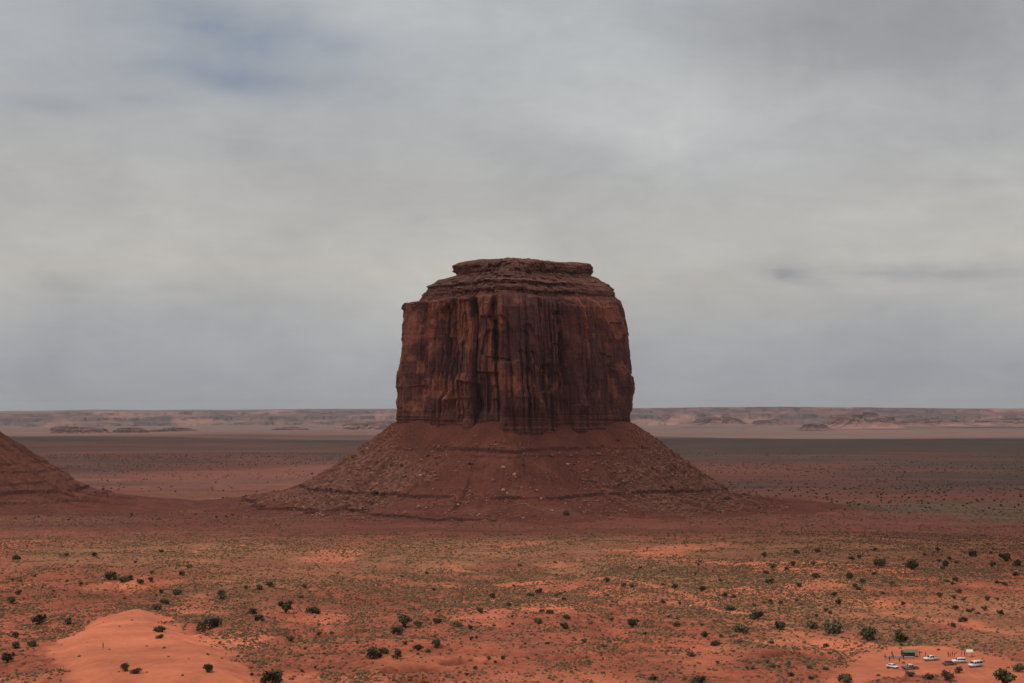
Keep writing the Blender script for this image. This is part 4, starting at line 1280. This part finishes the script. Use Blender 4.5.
def make_car(kind, label, cat, mpaint, px, py, rz, mroof=None):
    C = CARS[kind]; W = C['W']; belt, top = C['belt'], C['top']
    p = hit(px, py, H, 400, 900)
    root = empty({'sedan': 'parked_car', 'suv': 'parked_car', 'pickup': 'pickup_truck', 'van': 'parked_van'}[kind], p, rz)
    tag(root, label, cat, 'vehicles parked at the sandy clearing')
    wfn = lambda z: W * (1 - 0.16 * max(0, (z - belt)) / (top - belt) - 0.06 * max(0, (belt - z)))
    bm = bmesh.new()
    extrude_profile(bm, C['body'], wfn)
    bmesh.ops.bevel(bm, geom=[e for e in bm.edges], offset=0.05, segments=2, affect='EDGES')
    body = bm_obj('body', bm, mpaint, root, True)
    bm = bmesh.new()
    extrude_profile(bm, C['cab'], lambda z: wfn(z) - 0.02)
    bmesh.ops.bevel(bm, geom=[e for e in bm.edges], offset=0.04, segments=2, affect='EDGES')
    bm_obj('cabin', bm, mroof or mpaint, root, True)
    for sgn in (1, -1):
        for poly in C['side']:
            bm = bmesh.new()
            vs_ = [bm.verts.new((x, sgn * (wfn(z) + 0.004), z)) for x, z in poly]
            f = bm.faces.new(vs_)
            bmesh.ops.solidify(bm, geom=[f], thickness=0.03 * sgn)
            bm_obj('side_window', bm, M_GLASS, root)
    cab = C['cab']
    for nm, (a, b) in (('windscreen', (cab[0], cab[1])), ('rear_window', (cab[-1], cab[-2]))):
        (xa, za), (xb, zb) = a, b
        q0, q1 = 0.16, 0.9
        bm = bmesh.new()
        sg = 1 if nm == 'windscreen' else -1
        pts = []
        for q, sy in ((q0, 1), (q0, -1), (q1, -1), (q1, 1)):
            x, z = xa + (xb - xa) * q, za + (zb - za) * q
            nx, nz_ = (zb - za), -(xb - xa)
            ln = math.hypot(nx, nz_) * (1 if nx * sg > 0 else -1)
            pts.append(bm.verts.new((x + nx / ln * .02, sy * (wfn(z) - .12), z + nz_ / ln * .02)))
        f = bm.faces.new(pts)
        bmesh.ops.solidify(bm, geom=[f], thickness=0.02)
        bm_obj(nm, bm, M_GLASS, root)
    if kind == 'pickup':
        bm = bmesh.new()
        bmesh.ops.create_cube(bm, size=1, matrix=Matrix.Translation((-1.85, 0, 1.09)) @ Matrix.Diagonal((1.7, 1.6, .06, 1)))
        bm_obj('load_bed', bm, M_TRIM, root)
    for x in C['wx']:
        for sgn in (1, -1):
            bm = bmesh.new()
            bmesh.ops.create_cone(bm, cap_ends=True, segments=20, radius1=C['wr'], radius2=C['wr'], depth=0.24, matrix=Matrix.Translation((x, sgn * (W - 0.1), C['wr'])) @ Matrix.Rotation(PI / 2, 4, 'X'))
            bmesh.ops.bevel(bm, geom=[e for e in bm.edges if abs(e.verts[0].co.y - e.verts[1].co.y) < 1e-4], offset=0.03, segments=2, affect='EDGES')
            wh = bm_obj('wheel', bm, M_TYRE, root)
            bm = bmesh.new()
            bmesh.ops.create_cone(bm, cap_ends=True, segments=16, radius1=C['wr'] * .6, radius2=C['wr'] * .5, depth=0.05, matrix=Matrix.Translation((x, sgn * (W + 0.03), C['wr'])) @ Matrix.Rotation(-sgn * PI / 2, 4, 'X'))
            bm_obj('rim', bm, M_RIM, wh)
    root.scale = (0.92, 0.92, 0.92)
    xf = max(x for x, z in C['body']); xb = min(x for x, z in C['body'])
    for sgn in (1, -1):
        for nm, x, m in (('headlight', xf - .03, M_LAMP), ('tail_light', xb + .03, M_TAIL)):
            bm = bmesh.new()
            bmesh.ops.create_cube(bm, size=1, matrix=Matrix.Translation((x, sgn * W * .72, belt * .75)) @ Matrix.Diagonal((.1, .34, .16, 1)))
            bmesh.ops.bevel(bm, geom=list(bm.edges), offset=0.02, segments=1, affect='EDGES')
            bm_obj(nm, bm, m, root)
        bm = bmesh.new()
        bmesh.ops.create_cube(bm, size=1, matrix=Matrix.Translation((cab[0][0] - .1, sgn * (W + .09), belt + .1)) @ Matrix.Diagonal((.1, .2, .14, 1)))
        bm_obj('mirror', bm, mpaint, root)
    for nm, x in (('front_bumper', xf), ('rear_bumper', xb)):
        bm = bmesh.new()
        bmesh.ops.create_cube(bm, size=1, matrix=Matrix.Translation((x, 0, .5)) @ Matrix.Diagonal((.14, W * 1.86, .2, 1)))
        bmesh.ops.bevel(bm, geom=list(bm.edges), offset=0.03, segments=1, affect='EDGES')
        bm_obj(nm, bm, M_TRIM, root)
    return root


P_WHITE = paint('white_paint', (0.60, 0.60, 0.60)); P_SILVER = paint('silver_paint', (0.55, 0.57, 0.60)); P_GREEN = paint('dark_green_paint', (0.03, 0.045, 0.035))
P_DARK = paint('charcoal_paint', (0.03, 0.025, 0.024)); P_CREAM = paint('cream_paint', (0.66, 0.60, 0.46))
make_car('sedan', 'white hatchback parked left of the dark green pickup, below the stall', 'car', P_WHITE, 892.5, 668, math.radians(-58))
make_car('pickup', 'dark green pickup parked between the white hatchback and the bottom scrub', 'pickup truck', P_GREEN, 910, 669.5, math.radians(6), P_SILVER)
make_car('pickup', 'white pickup parked right of the green canopy stall', 'pickup truck', P_WHITE, 931.5, 660.5, math.radians(-172))
make_car('sedan', 'dark charcoal sedan parked nose to the white estate car', 'car', P_DARK, 949.5, 665, math.radians(4))
make_car('suv', 'white estate car parked between the dark sedan and the cream van', 'car', P_WHITE, 959, 663, math.radians(176))
make_car('van', 'cream roofed van parked at the right end of the vehicles', 'van', P_SILVER, 975.5, 667, math.radians(-150), P_CREAM)

# ------------------------------------------------------------------ stall, tables, tent, post
M_CANOPY = simple_mat('green_tarp', (0.105, 0.135, 0.082), 0.8, 0.1)
M_CANVAS = simple_mat('pale_canvas', (0.50, 0.48, 0.36), 0.85, 0.1)
M_WOOD = simple_mat('weathered_wood', (0.12, 0.075, 0.05), 0.9, 0.1)
M_CLOTH = simple_mat('table_cloth', (0.24, 0.21, 0.22), 0.9, 0.1, 0.4, 6)


def box(bm, c, s, rz=0.0):
    bmesh.ops.create_cube(bm, size=1, matrix=Matrix.Translation(c) @ Matrix.Rotation(rz, 4, 'Z') @ Matrix.Diagonal((*s, 1)))


def canopy_stall(px, py, rz, L, Wd, hgt, label, name, cat, mat, back):
    p = hit(px, py, H, 400, 900)
    root = tag(empty(name, p, rz), label, cat)
    nx, ny = 14, 9
    xs = np.linspace(-L / 2 - .25, L / 2 + .25, nx); ys = np.linspace(-Wd / 2 - .25, Wd / 2 + .25, ny)
    XX, YY = np.meshgrid(xs, ys, indexing='ij')
    ZZ = hgt + 0.75 * (1 - np.abs(YY) / (Wd / 2 + .25)) - 0.10 * np.cos(XX / L * 2 * PI * 1.5) ** 2 * (np.abs(YY) > .3)
    V = np.stack([XX.ravel(), YY.ravel(), ZZ.ravel()], -1)
    cv = mesh_np('canopy', V, grid_faces(nx, ny), mat, root, smooth=True)
    sm = cv.modifiers.new('thickness', 'SOLIDIFY'); sm.thickness = 0.03
    for sx in (-1, 1):
        for sy in (-1, 1):
            bm = bmesh.new()
            tube(bm, [(sx * L / 2, sy * Wd / 2, -.2), (sx * L / 2, sy * Wd / 2, hgt + .08)], [.05, .045], 8)
            bm_obj('pole', bm, M_WOOD, root)
    if back:
        bm = bmesh.new(); box(bm, (0, Wd / 2 - .06, hgt / 2), (L - .15, .05, hgt - .1)); bm_obj('back_panel', bm, M_WOOD, root)
        bm = bmesh.new(); box(bm, (0, -Wd / 2 + .1, .95), (L - .1, .5, .06)); bm_obj('counter', bm, M_WOOD, root)
    return root


canopy_stall(909.5, 657, math.radians(3), 4.4, 2.4, 1.65, 'roadside stall under a green tarp canopy behind the display tables', 'market_stall', 'stall', M_CANOPY, True)
canopy_stall(969.5, 657, math.radians(-8), 1.7, 1.7, 1.7, 'small pale canvas shelter behind the cream roofed van', 'canvas_shelter', 'shelter', M_CANVAS, False)


def display_table(px, py, rz, L, label):
    p = hit(px, py, H, 400, 900)
    root = tag(empty('display_table', p, rz), label, 'table', 'display tables in front of the stall')
    bm = bmesh.new(); box(bm, (0, 0, .74), (L, .8, .05)); bm_obj('tabletop', bm, M_WOOD, root)
    for sx in (-1, 1):
        for sy in (-1, 1):
            bm = bmesh.new(); tube(bm, [(sx * (L / 2 - .15), sy * .3, -.05), (sx * (L / 2 - .15), sy * .3, .72)], [.03, .03], 6); bm_obj('leg', bm, M_WOOD, root)
    q = empty('table_cloth'); bpy.data.objects.remove(q)
    nx, ny = 22, 12
    xs = np.linspace(-L / 2 - .06, L / 2 + .06, nx); u = np.linspace(-.75, .75, ny)
    XX, U = np.meshgrid(xs, u, indexing='ij')
    over = np.maximum(np.abs(U) - .42, 0)
    Y = np.sign(U) * (np.minimum(np.abs(U), .42) + over * .08) ; Z = .775 - over + 0.01 * np.sin(XX * 9) * (over > 0)
    c_ = mesh_np('table_cloth', np.stack([XX.ravel(), Y.ravel() + .02 * np.sin(XX.ravel() * 7) * (over.ravel() > 0), Z.ravel()], -1), grid_faces(nx, ny), M_CLOTH)
    c_.location = p; c_.rotation_euler = (0, 0, rz)
    c_.modifiers.new('thickness', 'SOLIDIFY').thickness = 0.008
    tag(c_, label.replace('display table', 'grey cloth over the display table'), 'tablecloth', 'cloths on the display tables')


display_table(888.0, 658.3, math.radians(2), 2.4, 'low display table at the left end of the stall row')
display_table(897.5, 658.3, math.radians(-2), 2.6, 'middle display table of the stall row')
display_table(908.5, 658.8, math.radians(1), 3.4, 'longest display table in front of the green canopy')

p = hit(103, 648, H, 400, 900)
bm = bmesh.new()
tube(bm, [(0, 0, -.3), (.02, 0, .8), (-.03, .02, 1.8)], [.20, .19, .15], 8)
post = bm_obj('wooden_post', bm, M_WOOD)
post.location = p
tag(post, 'thin dark wooden post standing alone on the orange sand mound', 'post')

# ------------------------------------------------------------------ people
def skin_mesh(verts, edges, rads, root=0, sub=1):
    me = bpy.data.meshes.new('tmp')
    me.from_pydata([tuple(v) for v in verts], edges, [])
    o = bpy.data.objects.new('tmp', me); COL.objects.link(o)
    o.modifiers.new('skin', 'SKIN')
    for i, r_ in enumerate(rads):
        sv = me.skin_vertices[0].data[i]
        sv.radius = (r_, r_) if not isinstance(r_, tuple) else r_
        sv.use_root = (i == root)
    sm = o.modifiers.new('sub', 'SUBSURF'); sm.levels = sub; sm.render_levels = sub
    dg = bpy.context.evaluated_depsgraph_get()
    out = bpy.data.meshes.new_from_object(o.evaluated_get(dg))
    bpy.data.objects.remove(o)
    for pl in out.polygons: pl.use_smooth = True
    return out


M_SKIN = simple_mat('skin', (0.32, 0.17, 0.11), 0.6, 0.3)
M_HAIR = simple_mat('dark_hair', (0.02, 0.015, 0.012), 0.7, 0.3)
M_SHOE = simple_mat('shoe_leather', (0.05, 0.035, 0.028), 0.7, 0.2)


def pose_joints(arm_l, arm_r, stride):
    J = {'pel': (0, 0, .93), 'wai': (0, 0, 1.06), 'che': (.01, 0, 1.28), 'nek': (.0, 0, 1.44), 'nk2': (.015, 0, 1.53), 'hd1': (.02, 0, 1.60), 'hd2': (.01, 0, 1.70)}
    for s, sg, arm in (('l', 1, arm_l), ('r', -1, arm_r)):
        st = stride * sg
        J['hip' + s] = (0, .09 * sg, .90); J['kne' + s] = (.03 + st * .6, .10 * sg, .49); J['ank' + s] = (st, .10 * sg, .08); J['toe' + s] = (st + .17, .115 * sg, .03)
        J['sho' + s] = (0, .185 * sg, 1.40)
        el_, wr = arm
        J['elb' + s] = (el_[0], (.185 + el_[1]) * sg, 1.40 + el_[2]); J['wri' + s] = (wr[0], (.185 + wr[1]) * sg, 1.40 + wr[2])
    return J


BODY_R = {'pel': .125, 'wai': .115, 'che': .13, 'nek': .06, 'nk2': .052, 'hd1': .082, 'hd2': .078, 'hip': .09, 'kne': .058, 'ank': .042, 'toe': .034, 'sho': .058, 'elb': .042, 'wri': .028}
BONES = [('pel', 'wai'), ('wai', 'che'), ('che', 'nek'), ('nek', 'nk2'), ('nk2', 'hd1'), ('hd1', 'hd2')] + [b for s in 'lr' for b in
         (('pel', 'hip' + s), ('hip' + s, 'kne' + s), ('kne' + s, 'ank' + s), ('ank' + s, 'toe' + s), ('che', 'sho' + s), ('sho' + s, 'elb' + s), ('elb' + s, 'wri' + s))]


def rad_of(k): return BODY_R.get(k, BODY_R.get(k[:-1], .05))


def chain(J, names, bones, grow):
    idx = {k: i for i, k in enumerate(names)}
    return [J[k] for k in names], [(idx[a], idx[b]) for a, b in bones if a in idx and b in idx], [rad_of(k) + grow for k in names]


def build_person_meshes(J):
    names = list(J)
    V, E, R_ = chain(J, names, BONES, 0)
    V = [Vector(v) for v in V]
    for s, sg in (('l', 1), ('r', -1)):      # hands: palm, four fingers, thumb
        iw = names.index('wri' + s)
        wv = V[iw]; d = (wv - V[names.index('elb' + s)]).normalized()
        side = Vector((1, 0, 0)) - d * d.x
        side = side.normalized() if side.length > .1 else Vector((0, 0, 1))
        nrm = d.cross(side)
        ip = len(V); V.append(wv + d * .085); R_.append(.03); E.append((iw, ip))
        for q, ln in ((-.033, .062), (-.011, .078), (.011, .074), (.033, .066)):
            a = len(V)
            V += [V[ip] + side * q + d * .02, V[ip] + side * q * 1.15 + d * (.02 + ln * .55) + nrm * .008, V[ip] + side * q * 1.15 + d * (.02 + ln) + nrm * .028]
            R_ += [.010, .0095, .008]; E += [(ip, a), (a, a + 1), (a + 1, a + 2)]
        a = len(V)
        V += [wv + d * .04 + side * .035, wv + d * .085 + side * .062 + nrm * .012]
        R_ += [.012, .010]; E += [(iw, a), (a, a + 1)]
    ih = names.index('hd1')                    # nose and ears
    for off, r_ in (((.10, 0, .0), .014), ((.0, .088, .01), .016), ((.0, -.088, .01), .016)):
        V.append(V[ih] + Vector(off)); R_.append(r_); E.append((ih, len(V) - 1))
    body = skin_mesh(V, E, R_)
    Jt = dict(J)
    shirt_n = ['wai', 'pel', 'che'] + [k + s for s in 'lr' for k in ('sho', 'elb')]
    Js = dict(J)
    for s in 'lr':
        a, b = Vector(J['sho' + s]), Vector(J['elb' + s]); Js['elb' + s] = tuple(a.lerp(b, .9))
    shirt = skin_mesh(*chain(Js, shirt_n, BONES, .022))
    Jp = dict(J)
    tr = skin_mesh(*chain(Jp, ['pel'] + [k + s for s in 'lr' for k in ('hip', 'kne', 'ank')], BONES, .026))
    shoes = []
    for s in 'lr':
        shoes.append(skin_mesh([J['ank' + s], J['toe' + s]], [(0, 1)], [.052, .044]))
    v = IV2 * np.array([.098, .088, .10]); v = v[:, :]
    hv = v.copy(); hv[:, 2] = np.where(v[:, 0] > .03, np.maximum(v[:, 2], .03), np.maximum(v[:, 2], -.05))
    hv += np.array([.005, 0, 1.70])
    return body, shirt, tr, shoes, hv


POSES = [pose_joints(((.0, .05, -.29), (.10, .04, -.54)), ((.0, .05, -.29), (.09, .04, -.54)), .0),
         pose_joints(((-.08, .05, -.28), (.02, .05, -.54)), ((.08, .05, -.28), (.24, .03, -.48)), .2),
         pose_joints(((.06, .06, -.28), (.32, .0, -.30)), ((.0, .05, -.29), (.07, .04, -.54)), .05)]
PM = [build_person_meshes(J) for J in POSES]


def person(px, py, rz, pose, shirt, trouser, label):
    p = hit(px, py, H, 400, 900)
    body, sh, tr, shoes, hv = PM[pose]
    o = bpy.data.objects.new('person', body)
    COL.objects.link(o)
    if not body.materials: body.materials.append(M_SKIN)
    o.location = (p[0], p[1], p[2] + 0.0); o.rotation_euler = (0, 0, rz)
    tag(o, label, 'person', 'people round the stall')
    for nm, me, m in (('shirt', sh, shirt), ('trousers', tr, trouser), ('shoe', shoes[0], M_SHOE), ('shoe', shoes[1], M_SHOE)):
        c_ = bpy.data.objects.new(nm, me.copy()); COL.objects.link(c_); c_.parent = o
        c_.data.materials.clear(); c_.data.materials.append(m)
    mesh_np('hair', hv, IF2, M_HAIR, o)
    return o


C_RED = simple_mat('maroon_cloth', (0.16, 0.03, 0.03), 0.9, 0.1); C_BLK = simple_mat('black_cloth', (0.02, 0.02, 0.022), 0.9, 0.1)
C_BLUE = simple_mat('denim', (0.05, 0.07, 0.12), 0.9, 0.1); C_WHT = simple_mat('pale_cloth', (0.5, 0.48, 0.46), 0.9, 0.1)
C_PINK = simple_mat('pink_cloth', (0.50, 0.10, 0.19), 0.9, 0.1); C_BRN = simple_mat('brown_cloth', (0.10, 0.05, 0.035), 0.9, 0.1)
for a in [
        (885, 658.6, 0.2, 2, C_RED, C_BRN, 'person in maroon at the left end of the stall tables'),
        (889.5, 661.2, 1.6, 0, C_BRN, C_RED, 'person in brown standing in front of the left stall table'),
        (892, 656, -1.6, 0, C_RED, C_BRN, 'person in dark red behind the gap between the left stall tables'),
        (893, 659, 1.2, 2, C_BLK, C_BRN, 'person in black leaning in at the left stall tables'),
        (899.5, 662.2, 1.5, 1, C_BRN, C_BLK, 'person in dark clothes walking up to the middle stall table from the front'),
        (901.5, 655.8, -1.5, 0, C_BLK, C_BLK, 'person in black behind the middle stall table, left of the canopy'),
        (903.5, 659.5, 1.5, 0, C_BLK, C_BLUE, 'person in black top and jeans between middle and long stall tables'),
        (917, 658.4, 2.6, 0, C_BRN, C_BLK, 'person in brown at the right end of the long stall table'),
        (919.5, 655.4, 0.5, 1, C_RED, C_BLK, 'person in dark red standing right of the green canopy'),
        (925.5, 656.2, 3.0, 0, C_BRN, C_BRN, 'person in brown behind the left end of the white pickup'),
        (948.2, 656.6, 0.3, 0, C_BLK, C_BLK, 'person in black at the left of the group behind the dark sedan'),
        (950.4, 656.4, -0.6, 2, C_WHT, C_BLUE, 'person in a pale top in the group behind the dark sedan'),
        (952.6, 656.2, 2.6, 0, C_RED, C_BRN, 'person in dark red at the middle of the group behind the dark sedan'),
        (954.6, 656.2, 3.0, 0, C_WHT, C_BLK, 'person in pale top and black trousers, rightmost of the group'),
        (961.5, 656.4, 1.8, 2, C_PINK, C_PINK, 'person in bright pink left of the canvas shelter'),
        (964.5, 656.0, 2.6, 0, C_BRN, C_BLK, 'person in brown between the pink one and the canvas shelter')]:
    person(*a)

# ------------------------------------------------------------------ clouds overhead (they shade the butte and the plain)
M_CLOUD, t = mat_new('cloud')
pos = t.n('ShaderNodeNewGeometry').outputs['Position']
nz = t.noise(pos, 0.0009, 5, 0.55)
opac = t.ramp(nz, [(0.28, (0.30, 0.30, 0.30)), (0.6, (0.74, 0.74, 0.74))])
tr_ = t.n('ShaderNodeBsdfTransparent', {0: (1, 1, 1, 1)})
tl = t.n('ShaderNodeBsdfTranslucent', {0: (0.92, 0.92, 0.93, 1)})
mxs = t.n('ShaderNodeMixShader', {0: opac, 1: tr_.outputs[0], 2: tl.outputs[0]})
t.n('ShaderNodeOutputMaterial', {0: mxs.outputs[0]})
M_CLOUD_THIN = M_CLOUD.copy(); M_CLOUD_THIN.name = 'thin_cloud'
for nd in M_CLOUD_THIN.node_tree.nodes:
    if nd.type == 'VALTORGB':
        nd.color_ramp.elements[0].color = (0.24, 0.24, 0.24, 1); nd.color_ramp.elements[1].color = (0.56, 0.56, 0.56, 1)
CLOUD_Z = 3600.0


def cloud(label, gx_, gy_, hx, hy, seed, mat=M_CLOUD):
    """a broad cloud whose shadow falls round the ground point (gx_, gy_)"""
    k = (CLOUD_Z + 100) / SUN_DIR.z
    c0 = Vector((gx_, gy_, -100)) + SUN_DIR * k
    nth, nph = 90, 26
    th = np.linspace(0, 2 * PI, nth, endpoint=False); ph = np.linspace(-PI / 2, PI / 2, nph)
    P, T = np.meshgrid(ph, th, indexing='ij'); P = P.ravel(); T = T.ravel()
    n_ = 1 + 0.26 * fbm(np.cos(T) * 1.7 + seed, np.sin(T) * 1.7, 4, seed)
    x = hx * n_ * np.cos(P) ** 0.6 * np.cos(T); y = hy * n_ * np.cos(P) ** 0.6 * np.sin(T)
    z = np.sin(P) * np.where(P > 0, 260, 70) * (1 + 0.5 * fbm(x / 500, y / 500, 3, seed + 3))
    o = mesh_np('cloud', np.stack([x, y, z], -1), grid_faces(nph, nth, True), mat, smooth=True)
    o.location = c0
    tag(o, label, 'cloud', 'clouds overhead')


cloud('grey cloud high overhead that shades the big butte', 120, 2130, 980, 860, 3, M_CLOUD_THIN)
cloud('wide grey cloud that shades the dark plain on the right', 3250, 6500, 4100, 5500, 5)
cloud('long grey cloud that shades the dark belt of the far left plain', -3600, 7600, 4300, 5000, 8)
cloud('small grey cloud that shades the scrubby flat at the right', 520, 1080, 420, 330, 13, M_CLOUD_THIN)

# ------------------------------------------------------------------ haze
bm = bmesh.new()
x0, x1, y0, y1, z0, z1 = -62000, 62000, -62000, 62000, -460, 225
bmesh.ops.create_cube(bm, size=1, matrix=Matrix.Translation(((x0 + x1) / 2, (y0 + y1) / 2, (z0 + z1) / 2)) @ Matrix.Diagonal((x1 - x0, y1 - y0, z1 - z0, 1)))
M_HAZE, t = mat_new('haze')
vol = t.n('ShaderNodeVolumePrincipled', {'Color': (0.84, 0.85, 0.89, 1), 'Density': 1.3e-5, 'Anisotropy': 0.1})
t.n('ShaderNodeOutputMaterial', {'Volume': vol.outputs[0]})
haze = bm_obj('haze', bm, M_HAZE)
tag(haze, kind='stuff')
